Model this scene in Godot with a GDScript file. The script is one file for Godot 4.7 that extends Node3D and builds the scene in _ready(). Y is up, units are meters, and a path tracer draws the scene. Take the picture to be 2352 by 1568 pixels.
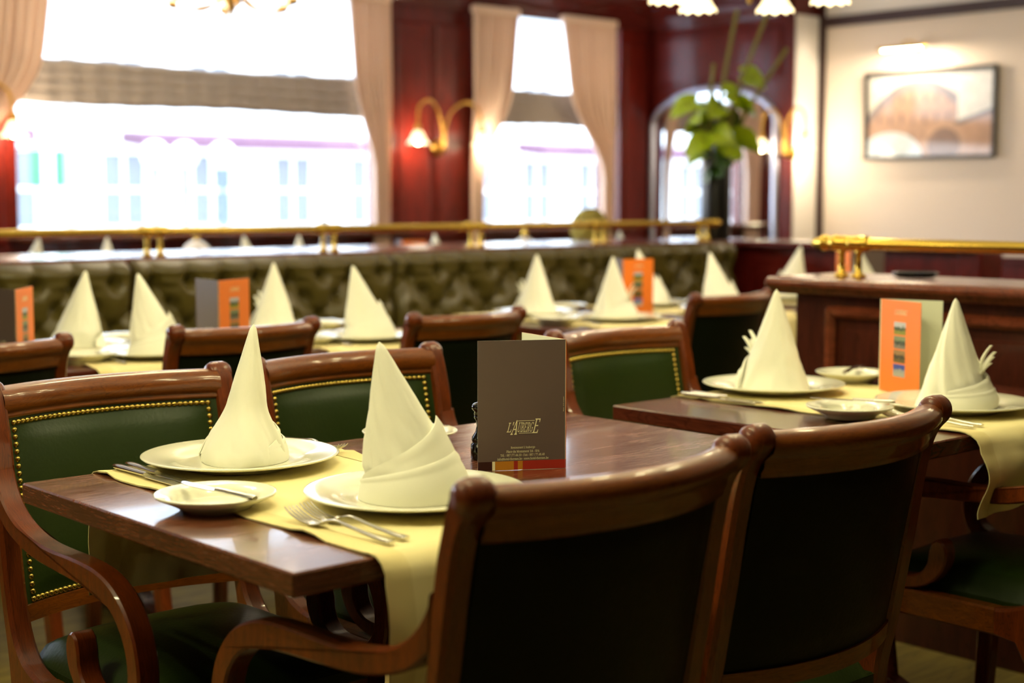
extends Node3D
# A hotel restaurant dining room: x runs along the window wall, z towards the near chairs, y up, metres.

var used := {}
var M := {}
var rng := RandomNumberGenerator.new()
const TY := 0.745          # table top height

func _ready() -> void:
	rng.seed = 7
	_camera_and_light()
	_materials()
	_shell()
	_outside()
	_banquette()
	_partitions()
	_lamps()
	_tables()
	_chairs()
	_settings()
	_menus()
	_vase()
	_window_tables()

# ------------------------------------------------------------------ camera, sky, exposure
func _camera_and_light() -> void:
	var cam := Camera3D.new()
	cam.name = "camera"
	add_child(cam)
	cam.position = Vector3(0, 1.18, 0)
	cam.rotation_degrees = Vector3(-5.477, -42.0, 0)
	cam.near = 0.05
	cam.far = 200.0
	var at := CameraAttributesPhysical.new()
	at.frustum_focal_length = 52.04
	at.frustum_focus_distance = 2.40
	at.frustum_near = 0.05
	at.frustum_far = 200.0
	at.exposure_aperture = 2.8
	cam.attributes = at
	cam.fov = 25.97
	cam.current = true
	var env := Environment.new()
	env.background_mode = Environment.BG_SKY
	var sm := ProceduralSkyMaterial.new()
	sm.sky_top_color = Color(0.80, 0.90, 1.0)
	sm.sky_horizon_color = Color(0.97, 0.985, 1.0)
	sm.ground_bottom_color = Color(0.75, 0.77, 0.80)
	sm.ground_horizon_color = Color(0.90, 0.92, 0.95)
	var sky := Sky.new()
	sky.sky_material = sm
	env.sky = sky
	env.background_energy_multiplier = 9.0
	env.tonemap_mode = Environment.TONE_MAPPER_LINEAR
	env.tonemap_exposure = 1.26
	env.sdfgi_enabled = true
	env.ssao_enabled = true
	env.ssil_enabled = true
	var we := WorldEnvironment.new()
	we.name = "world_environment"
	we.environment = env
	add_child(we)

var lamp_color := Color(1.0, 0.975, 0.745)      # bulbs over the near tables; those farther off are less yellow

func bulb_light(parent: Node3D, at: Vector3, energy: float, size := 0.03, down := false) -> void:
	var l: Light3D
	if down:
		# the opal bell lets most of the light out below
		var sp := SpotLight3D.new()
		sp.spot_angle = 82.0
		sp.spot_angle_attenuation = 0.45
		sp.spot_range = 14.0
		sp.spot_attenuation = 2.0
		sp.rotation_degrees.x = -90.0
		l = sp
	else:
		var om := OmniLight3D.new()
		om.omni_range = 14.0
		om.omni_attenuation = 2.0
		l = om
	l.name = "bulb_light"
	l.light_color = lamp_color
	l.light_energy = energy
	l.light_size = size
	l.shadow_enabled = true
	parent.add_child(l, true)
	l.position = at

# ------------------------------------------------------------------ naming
func numbered(n: String) -> String:
	if not used.has(n):
		used[n] = 0
		return n
	used[n] += 1
	return "%s_%03d" % [n, used[n]]

func tag(o: Node, label: String, category: String, group := "") -> void:
	o.set_meta("label", label)
	o.set_meta("category", category)
	if group != "":
		o.set_meta("group", group)
	elif o.has_meta("group"):
		o.remove_meta("group")

func thing(called: String, label: String, category: String, at := Vector3.ZERO, turn := 0.0, group := "") -> Node3D:
	var o := Node3D.new()
	o.name = numbered(called)
	add_child(o, true)
	o.position = at
	o.rotation.y = turn
	tag(o, label, category, group)
	return o

func dup(src: Node3D, label: String, at: Vector3, turn: float, group := "") -> Node3D:
	var r: Node3D = src.duplicate()
	var base := String(src.name)
	var cut := base.rfind("_")
	if cut > 0 and base.substr(cut + 1).is_valid_int():
		base = base.substr(0, cut)
	r.name = numbered(base)
	add_child(r, true)
	r.position = at
	r.rotation = Vector3(0, turn, 0)
	tag(r, label, String(src.get_meta("category")), group)
	return r

func put(called: String, mesh: Mesh, mat: Material, parent: Node) -> MeshInstance3D:
	var mi := MeshInstance3D.new()
	if parent == self:
		mi.name = numbered(called)
	else:
		mi.name = part_name(parent, called)
	mi.mesh = mesh
	mi.material_override = mat
	parent.add_child(mi, true)
	return mi

func part_name(parent: Node, called: String) -> String:
	var key := "n_" + called
	var k: int = parent.get_meta(key) if parent.has_meta(key) else 0
	parent.set_meta(key, k + 1)
	return called if k == 0 else "%s_%03d" % [called, k]

func obj(called: String, st: SurfaceTool, mat: Material, parent: Node) -> MeshInstance3D:
	return put(called, done(st), mat, parent)

func done(st: SurfaceTool) -> ArrayMesh:
	st.generate_normals()
	st.index()
	return st.commit()

func struct(called: String, st: SurfaceTool, mat: Material, parent: Node = self) -> MeshInstance3D:
	var o := obj(called, st, mat, parent)
	if parent == self:
		o.set_meta("kind", "structure")
	return o

# ------------------------------------------------------------------ geometry
func S() -> SurfaceTool:
	var st := SurfaceTool.new()
	st.begin(Mesh.PRIMITIVE_TRIANGLES)
	st.set_smooth_group(-1)
	return st

func vtx(st: SurfaceTool, p: Vector3, uv := Vector2.ZERO) -> void:
	st.set_uv(uv)
	st.add_vertex(p)

# a, b, c clockwise seen from outside
func tri(st: SurfaceTool, a: Vector3, b: Vector3, c: Vector3) -> void:
	vtx(st, a); vtx(st, b); vtx(st, c)

# convex polygon turned so that it faces away from the centre
func poly_out(st: SurfaceTool, pts: Array, centre: Vector3) -> void:
	var n: Vector3 = (pts[1] - pts[0]).cross(pts[2] - pts[0])
	var mid := Vector3.ZERO
	for p in pts:
		mid += p
	mid /= pts.size()
	if n.dot(mid - centre) > 0:      # counter-clockwise seen from outside: turn round
		pts = pts.duplicate()
		pts.reverse()
	for i in range(1, pts.size() - 1):
		tri(st, pts[0], pts[i], pts[i + 1])

# box with chamfered edges
func box(st: SurfaceTool, c: Vector3, size: Vector3, bev := 0.004, xf := Transform3D()) -> void:
	var h := size * 0.5
	bev = minf(bev, minf(h.x, minf(h.y, h.z)) * 0.9)
	var q := h - Vector3.ONE * bev
	var cc := xf * c
	st.set_smooth_group(-1)
	for ax in 3:
		var u := (ax + 1) % 3
		var w := (ax + 2) % 3
		for s in [-1.0, 1.0]:
			var f := []
			for k in [[-1, -1], [1, -1], [1, 1], [-1, 1]]:
				var p := Vector3.ZERO
				p[ax] = s * h[ax]; p[u] = k[0] * q[u]; p[w] = k[1] * q[w]
				f.append(xf * (c + p))
			poly_out(st, f, cc)
	if bev <= 0.0:
		return
	for ax in 3:
		var u := (ax + 1) % 3
		var w := (ax + 2) % 3
		for su in [-1.0, 1.0]:
			for sw in [-1.0, 1.0]:
				var f := []
				for k in [[-1, 0], [1, 0], [1, 1], [-1, 1]]:
					var p := Vector3.ZERO
					p[ax] = k[0] * q[ax]
					p[u] = su * (h[u] if k[1] == 0 else q[u])
					p[w] = sw * (q[w] if k[1] == 0 else h[w])
					f.append(xf * (c + p))
				poly_out(st, f, cc)
	for sx in [-1.0, 1.0]:
		for sy in [-1.0, 1.0]:
			for sz in [-1.0, 1.0]:
				poly_out(st, [xf * (c + Vector3(sx * h.x, sy * q.y, sz * q.z)), xf * (c + Vector3(sx * q.x, sy * h.y, sz * q.z)), xf * (c + Vector3(sx * q.x, sy * q.y, sz * h.z))], cc)

# grid of points, rows of equal length; turn = true flips the faces
func grid(st: SurfaceTool, rows: Array, turn := false, group := 0, close_rows := false, close_cols := false) -> void:
	st.set_smooth_group(group)
	var n: int = rows.size()
	var m: int = rows[0].size()
	for i in (n if close_rows else n - 1):
		var r0: PackedVector3Array = rows[i]
		var r1: PackedVector3Array = rows[(i + 1) % n]
		for j in (m if close_cols else m - 1):
			var k := (j + 1) % m
			var a := r0[j]; var b := r0[k]; var c := r1[k]; var d := r1[j]
			var ua := Vector2(float(j) / m, float(i) / n); var ub := Vector2(float(j + 1) / m, float(i) / n)
			var uc := Vector2(float(j + 1) / m, float(i + 1) / n); var ud := Vector2(float(j) / m, float(i + 1) / n)
			if turn:
				vtx(st, a, ua); vtx(st, d, ud); vtx(st, c, uc)
				vtx(st, a, ua); vtx(st, c, uc); vtx(st, b, ub)
			else:
				vtx(st, a, ua); vtx(st, b, ub); vtx(st, c, uc)
				vtx(st, a, ua); vtx(st, c, uc); vtx(st, d, ud)
	st.set_smooth_group(-1)

# thin cloth or card with two faces and closed rims; th is along the given direction per point
func sheet(st: SurfaceTool, rows: Array, off: Vector3) -> void:
	var back := []
	for r in rows:
		var q := PackedVector3Array()
		for p in r:
			q.append(p + off)
		back.append(q)
	grid(st, rows, false, 0)
	grid(st, back, true, 1)
	var n: int = rows.size()
	var m: int = rows[0].size()
	var e0 := [rows[0], back[0]]; var e1 := [rows[n - 1], back[n - 1]]
	grid(st, e0, true, 2); grid(st, e1, false, 2)
	var l0 := PackedVector3Array(); var l1 := PackedVector3Array(); var k0 := PackedVector3Array(); var k1 := PackedVector3Array()
	for i in n:
		l0.append(rows[i][0]); l1.append(back[i][0]); k0.append(rows[i][m - 1]); k1.append(back[i][m - 1])
	grid(st, [l0, l1], false, 2); grid(st, [k0, k1], true, 2)

# surface of revolution about y: profile of (radius, height) from the bottom outside upwards
func lathe(st: SurfaceTool, prof: Array, segs := 32, xf := Transform3D(), group := 0) -> void:
	var rows := []
	for p in prof:
		var r := PackedVector3Array()
		for j in segs:
			var a := TAU * j / segs
			r.append(xf * Vector3(cos(a) * p[0], p[1], sin(a) * p[0]))
		rows.append(r)
	grid(st, rows, xf.basis.determinant() < 0, group, false, true)

# round tube along a path; radius may be an array
func tube(st: SurfaceTool, path: Array, radius, segs := 10, flat := 1.0, group := 0) -> void:
	var rows := []
	var n := path.size()
	var up := Vector3(0, 1, 0)
	for i in n:
		var t: Vector3 = (path[mini(i + 1, n - 1)] - path[maxi(i - 1, 0)]).normalized()
		if absf(t.dot(up)) > 0.95:
			up = Vector3(1, 0, 0) if absf(t.x) < 0.9 else Vector3(0, 0, 1)
		var sx := t.cross(up).normalized()
		var sy := sx.cross(t).normalized()
		up = sy
		var r: float = radius[i] if radius is Array else radius
		var ring := PackedVector3Array()
		for j in segs:
			var a := TAU * j / segs
			ring.append(path[i] + sx * cos(a) * r + sy * sin(a) * r * flat)
		rows.append(ring)
	grid(st, rows, false, group, false, true)
	for e in [0, n - 1]:
		var c: Vector3 = path[e]
		var inner: Vector3 = path[1] if e == 0 else path[n - 2]
		for j in segs:
			poly_out(st, [c, rows[e][j], rows[e][(j + 1) % segs]], inner)

func catmull(pts: Array, per := 6) -> Array:
	var out := []
	var n := pts.size()
	for i in n - 1:
		var p0 = pts[maxi(i - 1, 0)]; var p1 = pts[i]; var p2 = pts[i + 1]; var p3 = pts[mini(i + 2, n - 1)]
		for k in per:
			var t := float(k) / per
			out.append(0.5 * ((2.0 * p1) + (p2 - p0) * t + (2.0 * p0 - 5.0 * p1 + 4.0 * p2 - p3) * t * t + (3.0 * p1 - p0 - 3.0 * p2 + p3) * t * t * t))
	out.append(pts[n - 1])
	return out

# flat outline (2D) pulled out to a thickness, edges chamfered: 2D x,y -> xf * (x, y, +-th/2)
func extrude(st: SurfaceTool, outline: Array, th: float, bev := 0.004, xf := Transform3D(), smooth := true) -> void:
	var pl := PackedVector2Array()
	for p in outline:
		pl.append(p)
	var n := pl.size()
	var area := 0.0
	for i in n:
		area += pl[i].cross(pl[(i + 1) % n])
	if area < 0:
		pl.reverse()
	var inn := PackedVector2Array()
	for i in n:
		var e0 := (pl[i] - pl[(i + n - 1) % n]).normalized()
		var e1 := (pl[(i + 1) % n] - pl[i]).normalized()
		var nn := (Vector2(-e0.y, e0.x) + Vector2(-e1.y, e1.x))
		nn = nn.normalized() if nn.length() > 0.001 else Vector2(-e1.y, e1.x)
		inn.append(pl[i] + nn * bev)
	var idx := Geometry2D.triangulate_polygon(inn)
	if idx.is_empty():
		idx = Geometry2D.triangulate_polygon(pl)
	var h := th * 0.5
	var det := xf.basis.determinant() < 0
	st.set_smooth_group(-1)
	for i in range(0, idx.size(), 3):
		var a := inn[idx[i]]; var b := inn[idx[i + 1]]; var c := inn[idx[i + 2]]
		if (b - a).cross(c - a) < 0:
			var t := b
			b = c; c = t
		# counter-clockwise in the plane seen from +z
		var f := [xf * Vector3(a.x, a.y, h), xf * Vector3(b.x, b.y, h), xf * Vector3(c.x, c.y, h)]
		var g := [xf * Vector3(a.x, a.y, -h), xf * Vector3(b.x, b.y, -h), xf * Vector3(c.x, c.y, -h)]
		if det:
			tri(st, f[0], f[1], f[2]); tri(st, g[0], g[2], g[1])
		else:
			tri(st, f[0], f[2], f[1]); tri(st, g[0], g[1], g[2])
	var rows := []
	for lay in [[inn, -h], [pl, -h + bev], [pl, h - bev], [inn, h]]:
		var r := PackedVector3Array()
		for p in lay[0]:
			r.append(xf * Vector3(p.x, p.y, lay[1]))
		rows.append(r)
	for k in 3:
		grid(st, [rows[k], rows[k + 1]], not det, (3 + k) if smooth else -1, false, true)

func half_ball(st: SurfaceTool, c: Vector3, n: Vector3, r: float, squash := 0.7) -> void:
	var b := Basis.looking_at(n, Vector3.UP if absf(n.y) < 0.9 else Vector3.RIGHT)   # -z along n
	var rows := []
	for i in 4:
		var a := PI * 0.5 * i / 3.0
		var ring := PackedVector3Array()
		for j in 8:
			var t := TAU * j / 8.0
			ring.append(c + b * Vector3(cos(t) * cos(a) * r, sin(t) * cos(a) * r, -sin(a) * r * squash))
		rows.append(ring)
	grid(st, rows, false, 0, false, true)

# ------------------------------------------------------------------ materials
func mk(c: Color, rough: float, metal := 0.0) -> StandardMaterial3D:
	var m := StandardMaterial3D.new()
	m.albedo_color = c
	m.roughness = rough
	m.metallic = metal
	return m

func grain_image(w: int, h: int, seed: int, boards: float, figure: float, deep := 1.0) -> Image:
	var a := FastNoiseLite.new(); a.seed = seed; a.frequency = 1.0; a.noise_type = FastNoiseLite.TYPE_SIMPLEX
	a.fractal_octaves = 3
	var im := Image.create(w, h, false, Image.FORMAT_RGB8)
	for y in h:
		var v := float(y) / h
		var bd := floorf(v * boards)
		var yl := v * boards - bd - 0.5
		var off := a.get_noise_2d(bd * 17.3, 5.1) * 4.0
		var tone := 0.5 + 0.5 * a.get_noise_2d(bd * 9.7, 91.0)
		for x in w:
			var u := float(x) / w
			var warp := a.get_noise_2d(u * 1.6 + off, v * 5.0)
			var f := yl * yl * figure + (u + off) * 1.1 + warp * 0.55
			var ring := absf(fposmod(f * 7.0, 1.0) - 0.5) * 2.0
			ring = smoothstep(0.0, 0.35, ring)
			var fine := a.get_noise_2d(u * 9.0 + off * 3.0, v * 170.0)
			var blot := a.get_noise_2d(u * 3.0, v * 9.0 + 40.0)
			var k := 0.62 + deep * (0.16 * (ring - 0.6) + 0.15 * fine + 0.10 * blot) + 0.10 + 0.12 * (tone - 0.5)
			k = clampf(k, 0.2, 1.0)
			im.set_pixel(x, y, Color(k, k * (0.94 + 0.06 * k), k * (0.88 + 0.12 * k)))
	return im

func rotated(im: Image) -> Image:
	var r: Image = im.duplicate()
	r.rotate_90(CLOCKWISE)
	return r

func wood(c: Color, tex: Texture2D, scale: Vector3, rough: float, coat := 0.0) -> StandardMaterial3D:
	var m := mk(c, rough)
	m.albedo_texture = tex
	m.uv1_triplanar = true
	m.uv1_scale = scale
	m.metallic_specular = 0.35
	if coat > 0.0:
		m.clearcoat_enabled = true
		m.clearcoat = coat
		m.clearcoat_roughness = 0.06
	return m

func noise_tex(freq: float, kind := FastNoiseLite.TYPE_CELLULAR, size := 256, seed := 3) -> NoiseTexture2D:
	var n := FastNoiseLite.new()
	n.noise_type = kind
	n.frequency = freq
	n.seed = seed
	n.fractal_octaves = 2
	var t := NoiseTexture2D.new()
	t.width = size; t.height = size
	t.seamless = true
	t.noise = n
	return t

func leather(c: Color, rough: float) -> StandardMaterial3D:
	var m := mk(c, rough)
	m.heightmap_enabled = true
	m.heightmap_texture = noise_tex(0.06)
	m.heightmap_scale = 0.03
	m.uv1_triplanar = true
	m.uv1_scale = Vector3(9, 9, 9)
	m.metallic_specular = 0.27
	return m

func cloth(c: Color) -> StandardMaterial3D:
	var m := mk(c, 0.85)
	m.metallic_specular = 0.3
	return m

func glow(c: Color, e: float) -> StandardMaterial3D:
	var m := mk(Color(0.9, 0.88, 0.82), 0.4)
	m.emission_enabled = true
	m.emission = c
	m.emission_energy_multiplier = e
	return m

func _materials() -> void:
	var tbl := ImageTexture.create_from_image(grain_image(1024, 512, 21, 5.0, 6.0, 1.25))
	var gi := grain_image(512, 512, 5, 3.0, 3.0)
	var gx := ImageTexture.create_from_image(gi)
	var gy := ImageTexture.create_from_image(rotated(gi))
	M.table = wood(Color(0.48, 0.275, 0.18), tbl, Vector3(0.85, 1.6, 1.6), 0.30, 0.35)
	M.table.roughness_texture = tbl
	M.table.metallic_specular = 0.5
	M.table_dark = wood(Color(0.38, 0.17, 0.11), gx, Vector3(1.5, 2.0, 1.5), 0.24, 0.3)
	M.chair_x = wood(Color(0.55, 0.285, 0.03), gx, Vector3(2.5, 5.0, 5.0), 0.42, 0.65)
	M.chair_y = wood(Color(0.50, 0.215, 0.03), gy, Vector3(5.0, 2.5, 5.0), 0.42, 0.6)
	M.mahogany = wood(Color(0.45, 0.115, 0.08), gy, Vector3(1.6, 0.8, 1.6), 0.3, 0.2)
	M.mahogany_x = wood(Color(0.40, 0.13, 0.11), gx, Vector3(0.8, 1.6, 1.6), 0.25, 0.3)
	M.partition = wood(Color(0.33, 0.145, 0.09), gy, Vector3(2.0, 1.0, 2.0), 0.3, 0.3)
	M.ledge = wood(Color(0.50, 0.25, 0.16), gx, Vector3(2.0, 2.0, 2.0), 0.22, 0.4)
	M.dark_trim = mk(Color(0.20, 0.10, 0.10), 0.4)
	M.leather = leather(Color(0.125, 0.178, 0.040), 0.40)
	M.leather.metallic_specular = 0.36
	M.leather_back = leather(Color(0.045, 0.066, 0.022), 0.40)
	M.bench = leather(Color(0.31, 0.27, 0.095), 0.36)
	M.bench.heightmap_enabled = false
	M.bench.metallic_specular = 0.5
	M.button = mk(Color(0.10, 0.10, 0.05), 0.5)
	M.nail = mk(Color(0.80, 0.70, 0.36), 0.2, 1.0)
	M.brass = mk(Color(0.95, 0.80, 0.36), 0.16, 1.0)
	M.brass_dull = mk(Color(0.80, 0.62, 0.30), 0.28, 1.0)
	M.steel = mk(Color(0.86, 0.85, 0.82), 0.16, 1.0)
	M.silver = mk(Color(0.74, 0.75, 0.82), 0.35, 1.0)
	M.china = mk(Color(0.87, 0.865, 0.78), 0.16)
	M.china.clearcoat_enabled = true
	M.china.clearcoat = 0.5
	M.china.clearcoat_roughness = 0.06
	M.napkin = cloth(Color(0.93, 0.925, 0.86))
	M.napkin.backlight_enabled = true
	M.napkin.backlight = Color(0.25, 0.25, 0.23)
	M.runner = cloth(Color(0.88, 0.83, 0.62))
	M.hem = cloth(Color(0.84, 0.78, 0.56))
	M.cream_wall = mk(Color(0.87, 0.81, 0.76), 0.8)
	M.white_wall = mk(Color(0.90, 0.88, 0.86), 0.8)
	M.ceiling = mk(Color(0.93, 0.935, 0.96), 0.85)
	M.floor = mk(Color(0.66, 0.58, 0.30), 0.55)
	M.floor.albedo_texture = gx
	M.floor.uv1_triplanar = true
	M.floor.uv1_scale = Vector3(0.5, 0.5, 2.0)
	M.black = mk(Color(0.012, 0.010, 0.009), 0.08)
	M.vase = mk(Color(0.012, 0.012, 0.013), 0.3)
	M.curtain = mk(Color(0.90, 0.79, 0.71), 0.9)
	M.curtain.backlight_enabled = true
	M.curtain.backlight = Color(0.62, 0.54, 0.47)
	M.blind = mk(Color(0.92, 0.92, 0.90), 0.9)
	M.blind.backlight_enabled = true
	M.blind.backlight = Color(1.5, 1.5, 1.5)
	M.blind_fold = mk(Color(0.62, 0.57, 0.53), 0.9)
	M.pane = mk(Color(0.95, 0.97, 1.0, 0.04), 0.02)
	M.pane.transparency = BaseMaterial3D.TRANSPARENCY_ALPHA
	M.glass_glow = glow(Color(1.0, 0.95, 0.75), 40.0)
	M.glass_rim = glow(Color(1.0, 0.88, 0.66), 1.5)
	M.menu_brown = mk(Color(0.365, 0.305, 0.285), 0.5)
	M.menu_orange = mk(Color(0.93, 0.49, 0.16), 0.45)
	M.menu_page = mk(Color(0.84, 0.85, 0.76), 0.5)
	M.menu_cream = mk(Color(0.90, 0.88, 0.72), 0.5)
	M.menu_maroon = mk(Color(0.20, 0.065, 0.05), 0.45)
	M.menu_amber = mk(Color(0.72, 0.47, 0.10), 0.45)
	M.menu_red = mk(Color(0.62, 0.15, 0.09), 0.45)
	M.ink = mk(Color(0.34, 0.34, 0.28), 0.6)
	M.leaf = mk(Color(0.64, 0.72, 0.10), 0.35)
	M.leaf.backlight_enabled = true
	M.leaf.backlight = Color(0.45, 0.55, 0.08)
	M.leaf_dark = mk(Color(0.18, 0.30, 0.08), 0.35)
	M.stem = mk(Color(0.46, 0.44, 0.13), 0.6)
	M.green_glass = mk(Color(0.5, 0.6, 0.7), 0.1)

# ------------------------------------------------------------------ the room
const ZW := -7.5      # inner face of the window wall
const XA := 8.1       # face of the arched wall
const XC := 8.40      # face of the cream wall
const CEIL := 2.62

func slab(x0: float, x1: float, y0: float, y1: float, z0: float, z1: float, called: String, mat: Material, parent: Node = self, bev := 0.0) -> MeshInstance3D:
	var st := S()
	box(st, Vector3((x0 + x1) / 2, (y0 + y1) / 2, (z0 + z1) / 2), Vector3(x1 - x0, y1 - y0, z1 - z0), bev)
	return struct(called, st, mat, parent)

func _shell() -> void:
	slab(-3.2, 11.4, -0.15, 0.0, -7.8, 4.0, "floor", M.floor)
	slab(-3.2, 11.4, CEIL, CEIL + 0.15, -7.8, 4.0, "ceiling", M.ceiling)
	# window wall with three openings
	var st := S()
	var wins := [[0.15, 2.55], [3.28, 5.72], [6.45, 7.80], [8.26, 9.36]]
	var y0 := 0.965
	var y1 := 2.46
	var xs := -3.2
	for w in wins:
		box(st, Vector3((xs + w[0]) / 2, CEIL / 2, ZW - 0.12), Vector3(w[0] - xs, CEIL, 0.24), 0.0)
		box(st, Vector3((w[0] + w[1]) / 2, y0 / 2, ZW - 0.12), Vector3(w[1] - w[0], y0, 0.24), 0.0)
		box(st, Vector3((w[0] + w[1]) / 2, (y1 + CEIL) / 2, ZW - 0.12), Vector3(w[1] - w[0], CEIL - y1, 0.24), 0.0)
		xs = w[1]
	box(st, Vector3((xs + 11.4) / 2, CEIL / 2, ZW - 0.12), Vector3(11.4 - xs, CEIL, 0.24), 0.0)
	var ww := struct("wall_window", st, M.mahogany)
	# raised panels on the piers and under the sills
	for pr in [[5.77, 6.03], [6.09, 6.38], [2.64, 2.90], [2.95, 3.20], [7.84, 8.07], [9.48, 10.05], [10.12, 10.7]]:
		var ps := S()
		box(ps, Vector3((pr[0] + pr[1]) / 2, 1.62, ZW + 0.008), Vector3(pr[1] - pr[0], 1.36, 0.03), 0.012)
		put("panel", done(ps), M.mahogany, ww)
	for wi in 4:
		var w = wins[wi]
		var n := 4 if wi < 2 else 2
		for k in n:
			var a: float = w[0] + (w[1] - w[0]) * k / n + 0.04
			var b: float = w[0] + (w[1] - w[0]) * (k + 1) / n - 0.04
			var ps := S()
			box(ps, Vector3((a + b) / 2, 0.52, ZW + 0.008), Vector3(b - a, 0.62, 0.03), 0.012)
			put("panel", done(ps), M.mahogany, ww)
		var fr := S()
		var fw := 0.03
		box(fr, Vector3(w[0] + fw / 2, (y0 + y1) / 2, ZW - 0.14), Vector3(fw, y1 - y0, 0.07), 0.006)
		box(fr, Vector3(w[1] - fw / 2, (y0 + y1) / 2, ZW - 0.14), Vector3(fw, y1 - y0, 0.07), 0.006)
		box(fr, Vector3((w[0] + w[1]) / 2, y0 + fw / 2, ZW - 0.14), Vector3(w[1] - w[0], fw, 0.07), 0.006)
		box(fr, Vector3((w[0] + w[1]) / 2, y1 - fw / 2, ZW - 0.14), Vector3(w[1] - w[0], fw, 0.07), 0.006)
		var wd := struct("window_%d" % (wi + 1), fr, M.mahogany_x)
		var pn := S()
		box(pn, Vector3((w[0] + w[1]) / 2, (y0 + y1) / 2, ZW - 0.14), Vector3(w[1] - w[0] - 0.1, y1 - y0 - 0.1, 0.006), 0.0)
		put("pane", done(pn), M.pane, wd)
		var sl := S()
		box(sl, Vector3((w[0] + w[1]) / 2, y0 + 0.012, ZW + 0.02), Vector3(w[1] - w[0] + 0.12, 0.035, 0.26), 0.008)
		put("sill", done(sl), M.ledge, wd)
	# crown mouldings
	crown("trim_1", Vector3(-3.0, 0, ZW), Vector3(11.2, 0, ZW), Vector3(0, 0, 1))
	crown("trim_2", Vector3(XA, 0, ZW), Vector3(XA, 0, -6.19), Vector3(-1, 0, 0))
	# arched wall: a panelled screen with a wide arch, through which the window row goes on; its end post has a white face
	var cz := -6.885
	var hw := 0.565
	var ol := [Vector2(-7.5, 0.0), Vector2(cz - hw, 0.0)]
	for i in 33:
		var a := PI * (1.0 - i / 32.0)
		ol.append(Vector2(cz + hw * cos(a), 1.70 + 0.255 * sin(a)))
	ol.append_array([Vector2(cz + hw, 0.0), Vector2(-6.19, 0.0), Vector2(-6.19, CEIL), Vector2(-7.5, CEIL)])
	st = S()
	var xf := Transform3D(Basis(Vector3(0, 0, 1), Vector3(0, 1, 0), Vector3(1, 0, 0)), Vector3(XA + 0.045, 0, 0))
	extrude(st, ol, 0.09, 0.004, xf, false)
	var wm := struct("wall_arch", st, M.mahogany)
	var ps0 := S()
	box(ps0, Vector3(XA - 0.006, 2.17, -6.84), Vector3(0.03, 0.34, 1.12), 0.012)
	put("panel", done(ps0), M.mahogany, wm)
	st = S()
	var path := []
	for i in 33:
		var a := PI * (1.0 - i / 32.0)
		path.append(Vector3(XA - 0.004, 1.70 + 0.255 * sin(a), cz + hw * cos(a)))
	path.push_front(Vector3(XA - 0.004, 0.9, cz - hw)); path.append(Vector3(XA - 0.004, 0.9, cz + hw))
	tube(st, path, 0.026, 10)
	put("arch_moulding", done(st), M.silver, wm)
	st = S()
	box(st, Vector3(XA + 0.20, CEIL / 2, -6.232), Vector3(0.36, CEIL, 0.08), 0.0)
	put("end_post", done(st), M.mahogany, wm)
	var e := S()
	box(e, Vector3(XA + 0.145, 1.6, -6.186), Vector3(0.25, 1.62, 0.012), 0.004)
	put("end_panel", done(e), M.white_wall, wm)
	slab(8.60, 11.2, 0.0, CEIL, -5.2, -5.0, "wall_alcove", M.cream_wall)
	slab(11.2, 11.4, 0.0, CEIL, -7.5, -5.0, "wall_far", M.cream_wall)
	# cream wall with wainscot and picture rail
	slab(XC, XC + 0.2, 0.0, CEIL, -6.25, 4.0, "wall_right", M.cream_wall)
	slab(XC - 0.03, XC, 0.0, 0.82, -6.17, 4.0, "baseboard_right", M.mahogany)
	slab(XC - 0.05, XC, 0.78, 0.83, -6.17, 4.0, "trim_3", M.mahogany_x)
	slab(XC - 0.03, XC, 2.335, 2.405, -6.17, 4.0, "trim_4", M.dark_trim)
	slab(XC - 0.02, XC, 0.83, CEIL, -6.185, -6.14, "trim_5", M.dark_trim)
	slab(XC - 0.012, XC, 2.405, CEIL, -6.14, 4.0, "trim_6", M.white_wall)
	slab(-3.2, -3.0, 0.0, CEIL, -7.5, 4.0, "wall_left", M.mahogany)
	slab(-3.0, XC, 0.0, CEIL, 3.8, 4.0, "wall_back", M.mahogany)
	# curtains
	curtain(3.05, 3.47, 2.90, 3.05, "beige pleated curtain tied to one side at the lamp end of the wide window")
	curtain(5.34, 5.66, 5.52, 5.64, "beige pleated curtain hanging between the wide window and the lamp pier")
	curtain(6.33, 6.73, 6.32, 6.41, "beige curtain of the narrow window swept towards the lamp pier")
	curtain(7.13, 7.66, 7.53, 7.64, "beige curtain of the narrow window swept towards the arched wall")
	curtain(8.20, 8.36, 8.20, 8.225, "beige curtain just inside the arched opening, on the corner side")
	curtain(8.98, 9.32, 9.12, 9.28, "beige curtain seen through the arched opening behind the black vase")
	curtain(2.25, 2.62, 2.46, 2.62, "beige pleated curtain beyond the lamp pier outside the wide window")
	# roman blinds
	blind(wins[1][0], wins[1][1], "white roman blind with grey folded hem across the wide window")
	blind(wins[2][0], wins[2][1], "white roman blind with grey folded hem in the narrow window")
	blind(wins[0][0], wins[0][1], "white roman blind of the window farthest from the arch")
	blind(wins[3][0], wins[3][1], "white roman blind seen through the arched opening")

func crown(called: String, a: Vector3, b: Vector3, n: Vector3) -> void:
	var prof := [[0.0, 2.40], [0.03, 2.40], [0.035, 2.425], [0.05, 2.44], [0.06, 2.47], [0.085, 2.50], [0.12, 2.53], [0.125, 2.55], [0.14, 2.56], [0.14, CEIL]]
	var st := S()
	for i in prof.size() - 1:
		var r0 := PackedVector3Array(); var r1 := PackedVector3Array()
		for p in [a, b]:
			r0.append(p + n * prof[i][0] + Vector3.UP * prof[i][1])
			r1.append(p + n * prof[i + 1][0] + Vector3.UP * prof[i + 1][1])
		grid(st, [r0, r1], true, -1)
	struct(called, st, M.mahogany_x)

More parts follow.
